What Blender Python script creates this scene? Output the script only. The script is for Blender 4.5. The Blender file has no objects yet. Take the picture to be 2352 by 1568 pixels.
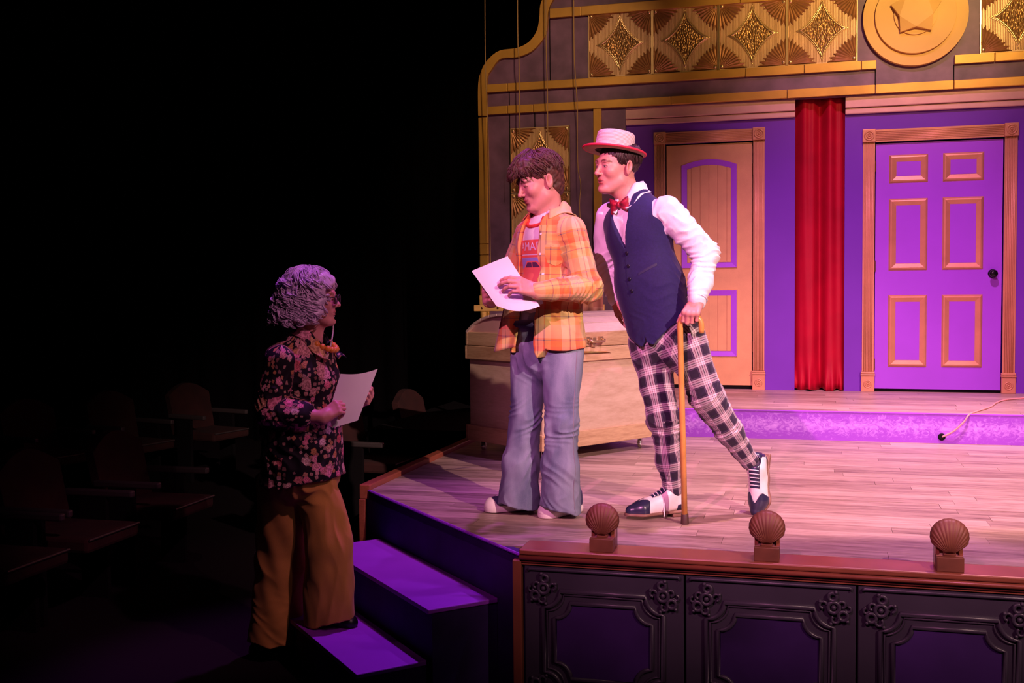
import bpy, bmesh, math, random
import numpy as np
from mathutils import Vector, Matrix
from mathutils.geometry import tessellate_polygon
PI = math.pi
random.seed(7)
RNG = np.random.default_rng(7)
scene = bpy.context.scene
COL = scene.collection

# ------------------------------------------------------------------ camera
IMG_W, IMG_H, FOCAL = 2352.0, 1568.0, 2468.0
YAW, PITCH, ROLL, EYE = .2703, -.0491, -.0099, 1.0728
_f = np.array([-math.sin(YAW)*math.cos(PITCH), math.cos(YAW)*math.cos(PITCH), math.sin(PITCH)])
_r0 = np.array([math.cos(YAW), math.sin(YAW), 0.]); _u0 = np.cross(_r0, _f)
_r = _r0*math.cos(ROLL)+_u0*math.sin(ROLL); _u = -_r0*math.sin(ROLL)+_u0*math.cos(ROLL)
_O = np.array([0, 0, EYE])
cam_data = bpy.data.cameras.new('camera'); cam = bpy.data.objects.new('camera', cam_data); COL.objects.link(cam)
cam_data.sensor_width = 36; cam_data.lens = 36*FOCAL/IMG_W; cam_data.clip_start = .05; cam_data.clip_end = 100
cam.matrix_world = Matrix(((_r[0], _u[0], -_f[0], 0), (_r[1], _u[1], -_f[1], 0), (_r[2], _u[2], -_f[2], EYE), (0, 0, 0, 1)))
scene.camera = cam
def _ray(x, y): return _f+_r*((x-IMG_W/2)/FOCAL)-_u*((y-IMG_H/2)/FOCAL)
def onY(x, y, Y): d = _ray(x, y); return _O+d*(Y/d[1])
def onZ(x, y, Z): d = _ray(x, y); return _O+d*((Z-EYE)/d[2])

# ------------------------------------------------------------------ world, lights, exposure
world = bpy.data.worlds.new('dark_theatre'); scene.world = world; world.use_nodes = True
world.node_tree.nodes['Background'].inputs[0].default_value = (.55, .35, .6, 1)
world.node_tree.nodes['Background'].inputs[1].default_value = .0025
scene.view_settings.view_transform = 'Standard'; scene.view_settings.look = 'None'
scene.view_settings.gamma = 1; scene.view_settings.use_curve_mapping = False
scene.view_settings.exposure = 0.12
def spot(name, loc, target, power, color, size_deg, blend, radius=.08):
    l = bpy.data.lights.new(name, 'SPOT'); l.energy = power; l.color = color
    l.spot_size = math.radians(size_deg); l.spot_blend = blend; l.shadow_soft_size = radius
    o = bpy.data.objects.new(name, l); COL.objects.link(o); o.location = loc
    o.rotation_euler = (Vector(target)-Vector(loc)).to_track_quat('-Z', 'Y').to_euler()
    return o
def shutter(name, L_, edges, dist=.32, size=.5):  # unseen plates, added only to keep spot light off parts of the set
    """added barn-door blades that cut the beam of a spot: each edge = (point a, point b, a point on the dark side); the blade lies beside the lamp mouth"""
    L_ = Vector(L_); vs, fs = [], []
    for a, b, dark in edges:
        a, b, dark = Vector(a)-L_, Vector(b)-L_, Vector(dark)-L_; a1, b1 = a.normalized()*dist, b.normalized()*dist; e = (b1-a1).normalized()
        n = (dark.normalized()*dist-a1); n = (n-e*n.dot(e)).normalized(); k = len(vs)
        vs += [tuple(L_+a1-e*size), tuple(L_+b1+e*size), tuple(L_+b1+e*size+n*size), tuple(L_+a1-e*size+n*size)]; fs.append((k, k+1, k+2, k+3))
    me = bpy.data.meshes.new(name); me.from_pydata(vs, [], fs); o = bpy.data.objects.new(name, me); COL.objects.link(o)
    m = bpy.data.materials.new('lamp_black'); m.use_nodes = True; m.node_tree.nodes['Principled BSDF'].inputs['Base Color'].default_value = (.005, .005, .005, 1); m.node_tree.nodes['Principled BSDF'].inputs['Roughness'].default_value = 1.; me.materials.append(m)
    md = o.modifiers.new('thickness', 'SOLIDIFY'); md.thickness = .004
    o['kind'] = 'structure'; o['label'] = 'black barn-door plates added out of view to cut a spot beam'; return o
FRONT_EDGE = ((-3, 4.24, 0), (3, 4.24, 0), (0, 3.6, -.6)); LEFT_EDGE = ((-1.62, 4.5, 0), (-1.62, 4.5, 2), (-2.6, 4.4, 1))
TOP_EDGE = ((-3, 9.24, 1.75), (3, 9.24, 1.75), (0, 9.2, 3.2))
LA = (4.4, -.8, 4.7); LB = (-1.6, -1.4, 4.3)
spot('stage_light_pink_right', LA, (.1, 5.6, .65), 4000, (1, .60, .56), 36, .85, .03); shutter('added_beam_shutter', LA, [FRONT_EDGE, LEFT_EDGE, TOP_EDGE])
spot('stage_light_magenta_left', LB, (.1, 5.8, .75), 2350, (1, .27, .64), 38, .85, .03); shutter('added_beam_shutter', LB, [FRONT_EDGE, ((-1.56, 4.5, 0), (-1.56, 4.5, 2), (-2.6, 4.4, 1)), TOP_EDGE])
spot('stage_light_violet_top', (.8, 5.7, 6.8), (.8, 6.0, 0), 1100, (.70, .28, 1), 52, .6)
spot('stage_light_rose_top', (1.5, 6.0, 6.4), (1.2, 6.5, 0), 2600, (1, .55, .50), 54, .8)
HEAD_EDGE = ((-3, 9.05, 2.60), (3, 9.05, 2.60), (0, 9.0, 1.4)); LH = (1.5, 5.2, 4.0); LP = (-.9, 4.9, 4.6)
spot('stage_light_amber_header', LH, (.6, 9.1, 3.3), 800, (1, .60, .24), 46, 1.); shutter('added_beam_shutter', LH, [HEAD_EDGE])
spot('stage_light_amber_portal', LP, (-2.2, 9.0, 2.9), 330, (1, .60, .36), 30, 1.)
spot('stage_light_violet_wall', (.3, 5.0, 6.2), (.6, 9.2, .1), 1500, (1, .36, .86), 42, 1.)
spot('stage_light_violet_steps', (-1.2, 5.4, 6.2), (-1.85, 4.38, -.2), 760, (.70, .12, 1), 27, .6)
spot('stage_light_rose_steps', (1.7, 1.7, 4.6), (-2.15, 4.45, .50), 380, (1, .34, .58), 18, .8)

# ------------------------------------------------------------------ materials
def nt(name):
    m = bpy.data.materials.new(name); m.use_nodes = True
    n = m.node_tree.nodes; b = n['Principled BSDF']; return m, m.node_tree, b
def L(t, a, b): t.links.new(a, b)
def node(t, kind, **kw):
    n = t.nodes.new('ShaderNode'+kind)
    for k, v in kw.items():
        if k.startswith('i_'):
            key = k[2:]; n.inputs[int(key) if key.isdigit() else key.replace('_', ' ')].default_value = v
        else: setattr(n, k, v)
    return n
def math_n(t, op, a, b=None, c=None):
    n = node(t, 'Math', operation=op)
    for i, v in enumerate((a, b, c)):
        if v is None: continue
        if hasattr(v, 'is_linked') or hasattr(v, 'links'): L(t, v, n.inputs[i])
        else: n.inputs[i].default_value = v
    return n.outputs[0]
def mixc(t, f, a, b, blend='MIX'):
    n = node(t, 'Mix', data_type='RGBA', blend_type=blend)
    for i, v in ((0, f), (6, a), (7, b)):
        if hasattr(v, 'links'): L(t, v, n.inputs[i])
        elif i == 0: n.inputs[i].default_value = v
        else: n.inputs[i].default_value = (*v[:3], 1)
    return n.outputs[2]
def ramp(t, fac, stops):
    n = node(t, 'ValToRGB'); e = n.color_ramp.elements
    while len(e) < len(stops): e.new(.5)
    for i, (p, c) in enumerate(stops): e[i].position = p; e[i].color = (*c[:3], 1)
    L(t, fac, n.inputs[0]); return n.outputs[0]
def mat(name, col, rough=.6, metal=0., var=.0, vscale=8., bump=0., bscale=40., spec=.5, sheen=0., coat=0., stretch=None, col2=None):
    m, t, b = nt(name)
    b.inputs['Base Color'].default_value = (*col, 1); b.inputs['Roughness'].default_value = rough; b.inputs['Metallic'].default_value = metal
    b.inputs['Specular IOR Level'].default_value = spec
    if sheen: b.inputs['Sheen Weight'].default_value = sheen
    if coat: b.inputs['Coat Weight'].default_value = coat; b.inputs['Coat Roughness'].default_value = .2
    tc = node(t, 'TexCoord'); src = tc.outputs['Object']
    if stretch:
        mp = node(t, 'Mapping'); mp.inputs['Scale'].default_value = stretch; L(t, src, mp.inputs[0]); src = mp.outputs[0]
    if var or col2:
        nz = node(t, 'TexNoise', i_Scale=vscale, i_Detail=5.); L(t, src, nz.inputs['Vector'])
        c2 = col2 or tuple(max(0, c*(1-var)) for c in col); c1 = col if col2 else tuple(min(1, c*(1+var)) for c in col)
        L(t, ramp(t, nz.outputs[0], [(.3, c2), (.7, c1)]), b.inputs['Base Color'])
    if bump:
        nz = node(t, 'TexNoise', i_Scale=bscale, i_Detail=4.); L(t, src, nz.inputs['Vector'])
        bp = node(t, 'Bump', i_Strength=bump, i_Distance=.01); L(t, nz.outputs[0], bp.inputs['Height']); L(t, bp.outputs[0], b.inputs['Normal'])
    return m
def wood(name, dark, light, scale=(1.2, 14, 14), rough=.45, rnd=True, spec=.5):
    """Planks: grain along local/world X, each object shifted and tinted by its own random number."""
    m, t, b = nt(name)
    g = node(t, 'NewGeometry'); oi = node(t, 'ObjectInfo')
    off = node(t, 'CombineXYZ'); L(t, math_n(t, 'MULTIPLY', oi.outputs['Random'], 37.), off.inputs[0]); L(t, math_n(t, 'MULTIPLY', oi.outputs['Random'], 91.), off.inputs[1])
    add = node(t, 'VectorMath', operation='ADD'); L(t, g.outputs['Position'], add.inputs[0]); L(t, off.outputs[0], add.inputs[1])
    mp = node(t, 'Mapping'); mp.inputs['Scale'].default_value = scale; L(t, add.outputs[0], mp.inputs[0])
    n1 = node(t, 'TexNoise', i_Scale=1.6, i_Detail=6., i_Roughness=.6, i_Distortion=.5); L(t, mp.outputs[0], n1.inputs['Vector'])
    n2 = node(t, 'TexNoise', i_Scale=7., i_Detail=4., i_Roughness=.7); L(t, mp.outputs[0], n2.inputs['Vector'])
    f = math_n(t, 'MULTIPLY_ADD', n2.outputs[0], .45, math_n(t, 'MULTIPLY', n1.outputs[0], .55))
    f = math_n(t, 'ADD', f, math_n(t, 'MULTIPLY_ADD', oi.outputs['Random'], .16 if rnd else 0., -.08 if rnd else 0.))
    L(t, ramp(t, f, [(.30, dark), (.62, light)]), b.inputs['Base Color'])
    b.inputs['Roughness'].default_value = rough; b.inputs['Specular IOR Level'].default_value = spec
    bp = node(t, 'Bump', i_Strength=.25, i_Distance=.004); L(t, f, bp.inputs['Height']); L(t, bp.outputs[0], b.inputs['Normal'])
    return m
M = {}
M['plank'] = wood('floor_plank_wood', (.105, .058, .045), (.45, .32, .265), rough=.42)
M['gold'] = mat('gold_paint', (.62, .34, .055), .42, .35, var=.18, vscale=3., bump=.08, bscale=30)
M['gold_tile'] = mat('pressed_gold_tile', (.70, .47, .23), .42, .25, var=.12, vscale=4.)
M['gold_fan'] = mat('bronze_fan', (.40, .18, .06), .4, .45, var=.2, vscale=20.)
M['gold_bright'] = mat('bright_gold_edge', (.85, .6, .28), .3, .8)
def hammered():
    m, t, b = nt('hammered_gold'); tc = node(t, 'TexCoord')
    mp = node(t, 'Mapping'); mp.inputs['Scale'].default_value = (1, 1, .55); L(t, tc.outputs['Object'], mp.inputs[0])
    v = node(t, 'TexVoronoi', i_Scale=75.); L(t, mp.outputs[0], v.inputs['Vector'])
    L(t, ramp(t, v.outputs['Distance'], [(.1, (.80, .52, .22)), (.6, (.38, .19, .06))]), b.inputs['Base Color'])
    b.inputs['Metallic'].default_value = .7; b.inputs['Roughness'].default_value = .35
    bp = node(t, 'Bump', i_Strength=.9, i_Distance=.008); L(t, v.outputs['Distance'], bp.inputs['Height']); L(t, bp.outputs[0], b.inputs['Normal']); return m
M['hammered'] = hammered()
M['medallion'] = mat('medallion_gold', (.80, .50, .13), .6, .0, var=.08, vscale=3.)
M['portal'] = mat('mottled_plum_plaster', (.17, .085, .15), .5, var=.35, vscale=5., bump=.12, bscale=18)
M['crown'] = mat('mauve_gold_moulding', (.62, .36, .32), .5, .1, var=.08)
M['flat'] = mat('violet_wall_paint', (.15, .032, .40), .6, var=.06, vscale=2., spec=.3)
M['door_violet'] = mat('violet_door_paint', (.34, .075, .68), .5, var=.04, vscale=3., spec=.3)
M['casing'] = mat('copper_gold_paint', (.58, .29, .135), .42, .25, var=.1, vscale=6., bump=.05, bscale=80)
M['gold_door'] = mat('gold_door_paint', (.60, .345, .135), .5, .15, var=.07, vscale=9., bump=.06, bscale=120)
M['hinge'] = mat('dark_brass', (.25, .13, .05), .4, .8)
M['knob'] = mat('black_knob', (.01, .008, .012), .25, .5)
M['black'] = mat('matt_black', (.006, .005, .006), .9, spec=.1)
M['drape'] = mat('black_drape', (.004, .0035, .004), 1., spec=.0)
M['curtain'] = mat('red_satin', (.38, .002, .020), .55, var=.12, vscale=5., bump=.05, bscale=200, spec=.2)
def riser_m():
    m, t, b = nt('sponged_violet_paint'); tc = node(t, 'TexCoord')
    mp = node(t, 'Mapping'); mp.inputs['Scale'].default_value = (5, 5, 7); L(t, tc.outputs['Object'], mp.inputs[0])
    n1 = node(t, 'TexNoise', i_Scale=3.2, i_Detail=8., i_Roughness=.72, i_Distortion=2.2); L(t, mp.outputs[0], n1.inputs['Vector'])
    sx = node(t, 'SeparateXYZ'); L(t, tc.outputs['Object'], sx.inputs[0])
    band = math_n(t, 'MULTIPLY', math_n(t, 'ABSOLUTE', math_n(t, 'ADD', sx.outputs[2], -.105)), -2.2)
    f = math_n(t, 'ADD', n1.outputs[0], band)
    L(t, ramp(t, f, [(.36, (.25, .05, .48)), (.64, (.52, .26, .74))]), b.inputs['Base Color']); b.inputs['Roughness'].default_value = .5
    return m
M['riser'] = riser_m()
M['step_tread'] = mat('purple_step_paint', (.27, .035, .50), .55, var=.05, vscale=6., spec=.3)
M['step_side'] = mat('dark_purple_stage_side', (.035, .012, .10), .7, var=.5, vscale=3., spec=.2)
M['rail'] = mat('copper_red_rail', (.27, .080, .042), .38, .1, var=.15, vscale=6., coat=.3)
M['edge_wood'] = wood('red_brown_edge', (.16, .035, .02), (.30, .08, .045), scale=(10, 1.2, 14), rough=.4)
M['panel_grey'] = mat('charcoal_purple_panel', (.048, .038, .060), .35, var=.12, vscale=4.)
M['panel_in'] = mat('dark_violet_panel_centre', (.040, .012, .10), .5, var=.5, vscale=2.5)
M['shell'] = mat('copper_shell', (.17, .055, .028), .55, .1, var=.2, vscale=14.)
M['trunk'] = wood('trunk_plywood', (.43, .30, .19), (.60, .46, .33), scale=(2., 2., 9), rough=.55, rnd=False)
M['trunk_trim'] = wood('trunk_pine', (.33, .19, .09), (.58, .40, .22), scale=(2., 2., 22), rough=.5)
M['trunk_top'] = wood('trunk_lid_slats', (.50, .37, .31), (.68, .52, .44), scale=(2.5, 2.5, 9), rough=.5)
M['chrome'] = mat('chrome', (.75, .75, .75), .18, 1.)
M['brass'] = mat('worn_brass', (.60, .42, .24), .35, .8)
M['yellow_wood'] = wood('yellow_stained_wood', (.42, .23, .05), (.68, .42, .12), rough=.5)
M['rope'] = mat('gold_cord', (.42, .27, .09), .7)
M['pink_cord'] = mat('rose_cord', (.72, .28, .26), .7)
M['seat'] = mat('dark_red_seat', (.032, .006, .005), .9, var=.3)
M['seat_edge'] = mat('dull_steel', (.12, .10, .10), .5, .6)
M['sole_dark'] = mat('dark_plank_joint', (.05, .03, .025), .8)
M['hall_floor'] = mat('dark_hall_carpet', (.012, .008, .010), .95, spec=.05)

# ------------------------------------------------------------------ mesh helpers
class MB:
    def __init__(s): s.v = []; s.f = []
    def add(s, v, f):
        k = len(s.v); s.v += [tuple(map(float, p)) for p in v]; s.f += [tuple(i+k for i in q) for q in f]; return s
    def box(s, x0, x1, y0, y1, z0, z1):
        return s.add([(x0,y0,z0),(x1,y0,z0),(x1,y1,z0),(x0,y1,z0),(x0,y0,z1),(x1,y0,z1),(x1,y1,z1),(x0,y1,z1)],
                     [(0,3,2,1),(4,5,6,7),(0,1,5,4),(1,2,6,5),(2,3,7,6),(3,0,4,7)])
    def prism(s, pts, y0, y1):
        """polygon in (x, z), any winding, extruded from y0 (front) to y1 (back)"""
        n = len(pts); tri = tessellate_polygon([[Vector((p[0], p[1], 0)) for p in pts]])
        v = [(p[0], y0, p[1]) for p in pts]+[(p[0], y1, p[1]) for p in pts]
        f = [tuple(t) for t in tri]+[tuple(i+n for i in reversed(t)) for t in tri]+[(i, (i+1) % n, (i+1) % n+n, i+n) for i in range(n)]
        return s.add(v, f)
    def prism_z(s, pts, z0, z1):
        n = len(pts); tri = tessellate_polygon([[Vector((p[0], p[1], 0)) for p in pts]])
        v = [(p[0], p[1], z1) for p in pts]+[(p[0], p[1], z0) for p in pts]
        f = [tuple(t) for t in tri]+[tuple(i+n for i in reversed(t)) for t in tri]+[(i, (i+1) % n, (i+1) % n+n, i+n) for i in range(n)]
        return s.add(v, f)
    def tube(s, pts, r, n=6, closed=False, flat=None, caps=True):
        """tube along a path; r number or list; flat=(axis vector, factor) squashes the section along one world axis"""
        P = [Vector(p) for p in pts]; N = len(P); R = r if hasattr(r, '__len__') else [r]*N
        rings = []; up = None
        for i in range(N):
            a = P[(i-1) % N] if (closed or i > 0) else P[i]; b = P[(i+1) % N] if (closed or i < N-1) else P[i]
            t = (b-a); t = t.normalized() if t.length > 1e-9 else Vector((0, 0, 1))
            if up is None:
                up = Vector((0, 0, 1)) if abs(t.z) < .9 else Vector((1, 0, 0))
            x = up.cross(t)
            if x.length < 1e-5: x = Vector((1, 0, 0)).cross(t)
            x.normalize(); y = t.cross(x).normalized(); up = y
            ring = []
            for k in range(n):
                a_ = 2*PI*k/n; d = x*(math.cos(a_)*R[i])+y*(math.sin(a_)*R[i])
                if flat: ax = Vector(flat[0]); d = d-ax*(d.dot(ax)*(1-flat[1]))
                ring.append(P[i]+d)
            rings.append(ring)
        v = [p for g in rings for p in g]; f = []
        for i in range(N if closed else N-1):
            j = (i+1) % N
            for k in range(n): f.append((i*n+k, i*n+(k+1) % n, j*n+(k+1) % n, j*n+k))
        if not closed and caps: f.append(tuple(reversed(range(n)))); f.append(tuple((N-1)*n+k for k in range(n)))
        return s.add(v, f)
    def lathe(s, prof, n=16, origin=(0, 0, 0), axis='z'):
        """prof: (radius, height) pairs, closed at ends where radius is 0"""
        o = Vector(origin); v = []; f = []
        for (r, h) in prof:
            for k in range(n):
                a = 2*PI*k/n; c, q = r*math.cos(a), r*math.sin(a)
                v.append(o+(Vector((c, q, h)) if axis == 'z' else Vector((c, -h, q)) if axis == 'y' else Vector((h, c, q))))
        for i in range(len(prof)-1):
            for k in range(n): f.append((i*n+k, i*n+(k+1) % n, (i+1)*n+(k+1) % n, (i+1)*n+k))
        f.append(tuple(reversed(range(n)))); f.append(tuple((len(prof)-1)*n+k for k in range(n)))
        return s.add(v, f)
    def ball(s, c, r, n=10, m=7, sc=(1, 1, 1)):
        pr = [(math.sin(PI*i/m)*r, -math.cos(PI*i/m)*r) for i in range(m+1)]; pr[0] = (r*.02, -r); pr[-1] = (r*.02, r)
        k = len(s.v); s.lathe(pr, n)
        for i in range(k, len(s.v)): p = s.v[i]; s.v[i] = (c[0]+p[0]*sc[0], c[1]+p[1]*sc[1], c[2]+p[2]*sc[2])
        return s
    def grid(s, rows):
        n = len(rows[0]); v = [p for r in rows for p in r]
        return s.add(v, [(i*n+k, i*n+k+1, (i+1)*n+k+1, (i+1)*n+k) for i in range(len(rows)-1) for k in range(n-1)])
    def xf(s, fn): s.v = [tuple(fn(Vector(p))) for p in s.v]; return s
    def mesh(s, name): 
        me = bpy.data.meshes.new(name); me.from_pydata(s.v, [], s.f)
        bm = bmesh.new(); bm.from_mesh(me); bmesh.ops.recalc_face_normals(bm, faces=bm.faces); bm.to_mesh(me); bm.free(); return me
    def obj(s, name, m, parent=None, smooth=False, bevel=0., solid=0., angle=None):
        me = s.mesh(name); return link(name, me, m, parent, smooth, bevel, solid, angle)
def link(name, me, m, parent=None, smooth=False, bevel=0., solid=0., angle=None):
    o = bpy.data.objects.new(name, me); COL.objects.link(o)
    if m is not None and not me.materials: me.materials.append(M[m] if isinstance(m, str) else m)
    if smooth: me.polygons.foreach_set('use_smooth', [True]*len(me.polygons))
    if smooth and angle:
        me.set_sharp_from_angle(angle=math.radians(angle))
    if parent is not None:
        o.parent = parent; o.matrix_parent_inverse = Matrix.Identity(4)
        if parent.location.length > 0 or parent.parent: o.matrix_parent_inverse = world_m(parent).inverted()
    if solid: md = o.modifiers.new('thickness', 'SOLIDIFY'); md.thickness = solid; md.offset = 0
    if bevel: md = o.modifiers.new('bevel', 'BEVEL'); md.width = bevel; md.segments = 2; md.limit_method = 'ANGLE'
    return o
def world_m(o):
    m = o.matrix_basis.copy()
    return world_m(o.parent) @ o.matrix_parent_inverse @ m if o.parent else m
def thing(name, label, cat, loc=(0, 0, 0), group=None, kind=None):
    o = bpy.data.objects.new(name, None); COL.objects.link(o); o.location = loc; o.empty_display_size = .1
    return tag(o, label, cat, group, kind)
def tag(o, label=None, cat=None, group=None, kind=None):
    if label: o['label'] = label
    if cat: o['category'] = cat
    if group: o['group'] = group
    if kind: o['kind'] = kind
    return o
def copy_part(src, parent, shift=(0, 0, 0)):
    c = src.copy(); COL.objects.link(c); c.parent = parent; c.location = Vector(src.location)+Vector(shift); return c

# ================================================================== THE SET
YW, YP, YR, YF, PLAT = 9.24, 9.185, 7.73, 4.16, .2034     # door flats, portal face, platform riser, stage front, platform height
HALL_Z = -.66
DIAG = 3.034                                             # stage corner cut: x + y = DIAG
XL = -2.30                                               # left stage edge
XR = 3.2
def clip(poly, fn):
    out = []
    for i in range(len(poly)):
        a, b = poly[i], poly[(i+1) % len(poly)]; fa, fb = fn(a), fn(b)
        if fa >= 0: out.append(a)
        if fa*fb < 0: t = fa/(fa-fb); out.append((a[0]+(b[0]-a[0])*t, a[1]+(b[1]-a[1])*t))
    return out
def lay_planks(parent, x0, x1, y0, y1, z, w, length, clipf=None, seed=1, name='plank', m='plank'):
    rng = random.Random(seed); y = y0; gap = .0008; row = 0
    while y < y1-1e-4:
        ye = min(y+w, y1); x = x0-rng.random()*length
        while x < x1:
            xe = x+length*rng.uniform(.85, 1.15); xa, xb = max(x, x0), min(xe, x1)
            if xb-xa > .03:
                p = [(xa+gap, y+gap), (xb-gap, y+gap), (xb-gap, ye-gap), (xa+gap, ye-gap)]
                if clipf: p = clip(p, clipf)
                if len(p) >= 3 and not (clipf and max(q[0] for q in p)-min(q[0] for q in p) < .02):
                    MB().prism_z(p, z-.012, z+rng.uniform(-.0006, .0006)).obj(name, m, parent)
            x = xe
        y = ye; row += 1
# stage floor: substructure + planks
deck = [(XL, YR+.0), (XR, YR+.0), (XR, YF+.03), (DIAG-YF-.03, YF+.03), (XL, DIAG-XL)]
wing = MB().box(-3.3, -1.62, YR+.0, YW+.6, HALL_Z, -.004).obj('floor_wing', 'black'); tag(wing, 'dark floor of the wing behind the trunk', 'floor', kind='structure')
floor_o = MB().prism_z(deck, -.05, -.009).obj('floor', 'sole_dark')
tag(floor_o, 'pinkish grey wood plank floor of the lower stage', 'floor', kind='structure')
lay_planks(floor_o, XL+.03, XR, YF+.12, YR, 0, .118, 1.15, lambda p: p[0]+p[1]-DIAG-.004, 3)
plat = MB().box(-1.6, XR, YR+.012, YW+.4, 0.0, PLAT-.012).obj('platform', 'black')
tag(plat, 'raised wood platform in front of the two doors', 'platform', kind='structure')
lay_planks(plat, -1.6, XR, YR+.004, YW+.1, PLAT, .118, 1.15, None, 11)
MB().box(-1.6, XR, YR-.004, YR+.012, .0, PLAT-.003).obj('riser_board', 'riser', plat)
MB().box(-1.6, XR, YR-.008, YR+.004, PLAT-.006, PLAT+.001).obj('nosing', 'door_violet', plat)
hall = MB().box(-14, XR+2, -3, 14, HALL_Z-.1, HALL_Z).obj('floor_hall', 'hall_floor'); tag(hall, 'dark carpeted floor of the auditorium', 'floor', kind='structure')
# black backdrop behind everything
bd = MB()
rows = [[(-13+.1*i, 11.2+.06*math.sin(i*1.9)+.04*math.sin(i*.7), z) for i in range(200)] for z in (HALL_Z, 6.5)]
bd.grid(rows); bdo = bd.obj('wall_back', 'drape', smooth=True); tag(bdo, 'black masking drape hanging behind the set', 'drape', kind='structure')
# stage left side and diagonal face
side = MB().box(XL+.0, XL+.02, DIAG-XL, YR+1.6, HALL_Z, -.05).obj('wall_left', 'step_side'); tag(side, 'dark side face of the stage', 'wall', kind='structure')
tr = MB().box(XL-.035, XL+.028, DIAG-XL-.02, YR+.6, -.05, .028).obj('trim_1', 'edge_wood', bevel=.006); tag(tr, 'red-brown wooden edging along the left side of the stage', 'trim', kind='structure')
tr = MB().box(XL-.035, XL+.0, DIAG-XL-.03, DIAG-XL+.02, HALL_Z, -.05).obj('trim_2', 'edge_wood', bevel=.004); tag(tr, 'thin red-brown corner post under the stage corner', 'trim', kind='structure')
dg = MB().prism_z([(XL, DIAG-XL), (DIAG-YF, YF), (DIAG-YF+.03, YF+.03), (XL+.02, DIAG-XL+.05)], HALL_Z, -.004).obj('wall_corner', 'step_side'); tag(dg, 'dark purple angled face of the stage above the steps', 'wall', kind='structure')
_n = MB().tube([(XL+.01, DIAG-XL-.006, -.004), (DIAG-YF, YF-.006, -.004)], .007, 6).obj('nosing', 'step_tread', dg)
# steps: two purple treads above the hall floor
steps = thing('stage_steps', 'purple painted wooden steps leading up to the angled corner of the stage', 'steps', (-1.8, 4.4, HALL_Z))
def step(z, s0, s1, t0, t1):
    """tread between x+y = s0 (front) .. s1 (back); t = (y-x) from t0 (right end) to t1 (left end)"""
    c = lambda s, t: ((s-t)/2, (s+t)/2)
    pts = [c(s0, t0), c(s1, t0), c(s1, t1), c(s0, t1)]
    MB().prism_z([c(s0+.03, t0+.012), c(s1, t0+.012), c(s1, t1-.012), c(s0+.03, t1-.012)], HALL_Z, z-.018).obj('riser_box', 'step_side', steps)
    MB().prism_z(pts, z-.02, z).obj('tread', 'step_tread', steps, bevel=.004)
step(-.229, 2.572, DIAG-.004, 5.555, 7.36)
step(-.445, 2.14, 2.572, 5.585, 7.36)
# ------------------------------------------------------------------ stage front
front = MB().box(DIAG-YF+.0, XR, YF+.02, YF+.06, HALL_Z, -.05).obj('wall_front', 'black'); tag(front, 'front face of the stage behind the panels', 'wall', kind='structure')
rail = thing('stage_rail', 'copper red wooden rail capping the front edge of the stage', 'rail', (0, YF, 0), kind='structure')
MB().box(-1.125, XR, YF-.03, YF+.135, .003, .026).obj('cap_board', 'rail', rail, bevel=.006)
MB().tube([(-1.125, YF-.024, -.009), (XR, YF-.024, -.009)], .0105, 8).obj('bead', 'rail', rail, smooth=True)
MB().tube([(-1.125, YF-.014, -.026), (XR, YF-.014, -.026)], .006, 8).obj('bead', 'rail', rail, smooth=True)
MB().box(-1.125, XR, YF-.012, YF+.012, -.040, .003).obj('fascia', 'rail', rail)
MB().box(-1.155, -1.118, YF-.022, YF+.012, HALL_Z, -.022).obj('end_post', 'rail', rail, bevel=.004)
def notch(x0, x1, z0, z1, r, n=7):
    P = []
    for cx, cz, a0 in ((x1, z1, PI), (x0, z1, 1.5*PI), (x0, z0, 0), (x1, z0, .5*PI)):
        # concave quarter circle about the corner itself
        P.append([(cx+r*math.cos(a0+.5*PI*(1-i/(n-1)) if True else 0), cz+r*math.sin(a0+.5*PI*(1-i/(n-1)))) for i in range(n)])
    return P[0]+P[1]+P[2]+P[3]
PX = [-1.112]
for px_ in (1573, 1969): PX.append(float(onY(px_, 1300, YF)[0]))
PX.append(PX[2]+(PX[2]-PX[1])); PX.append(PX[3]+(PX[2]-PX[1]))
plabels = ['charcoal stage-front panel nearest the purple steps, under the leftmost shell', 'charcoal stage-front panel in the middle, under the second shell', 'charcoal stage-front panel under the rightmost shell, cut by the picture edge', 'charcoal stage-front panel beyond the right picture edge']
def ornament():
    b = MB()
    def ring(cx, cz, r, t, a0=0, a1=2*PI, n=14):
        closed = abs(a1-a0-2*PI) < .01
        pts = [(cx+r*math.cos(a0+(a1-a0)*i/n), -.010, cz+r*math.sin(a0+(a1-a0)*i/n)) for i in range(n if closed else n+1)]
        b.tube(pts, t, 6, closed=closed)
    ring(0, 0, .021, .0085); ring(-.034, -.030, .017, .0075); ring(.004, .040, .015, .008)
    ring(.038, .008, .013, .006, -.5*PI, 1.0*PI); ring(-.030, .012, .012, .006, .1*PI, 1.5*PI); ring(-.006, -.045, .013, .006, .9*PI, 2.3*PI); ring(-.052, -.004, .010, .0055, .5*PI, 2*PI)
    b.ball((.049, -.010, .020), .008); b.ball((-.050, -.010, -.050), .0075); b.ball((.010, -.012, -.062), .007); b.ball((-.008, -.012, .058), .009); b.ball((0, -.012, 0), .010)
    return b
ORN = ornament().mesh('corner_ornament')
ORN.materials.append(M['panel_grey']); ORN.polygons.foreach_set('use_smooth', [True]*len(ORN.polygons))
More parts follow.
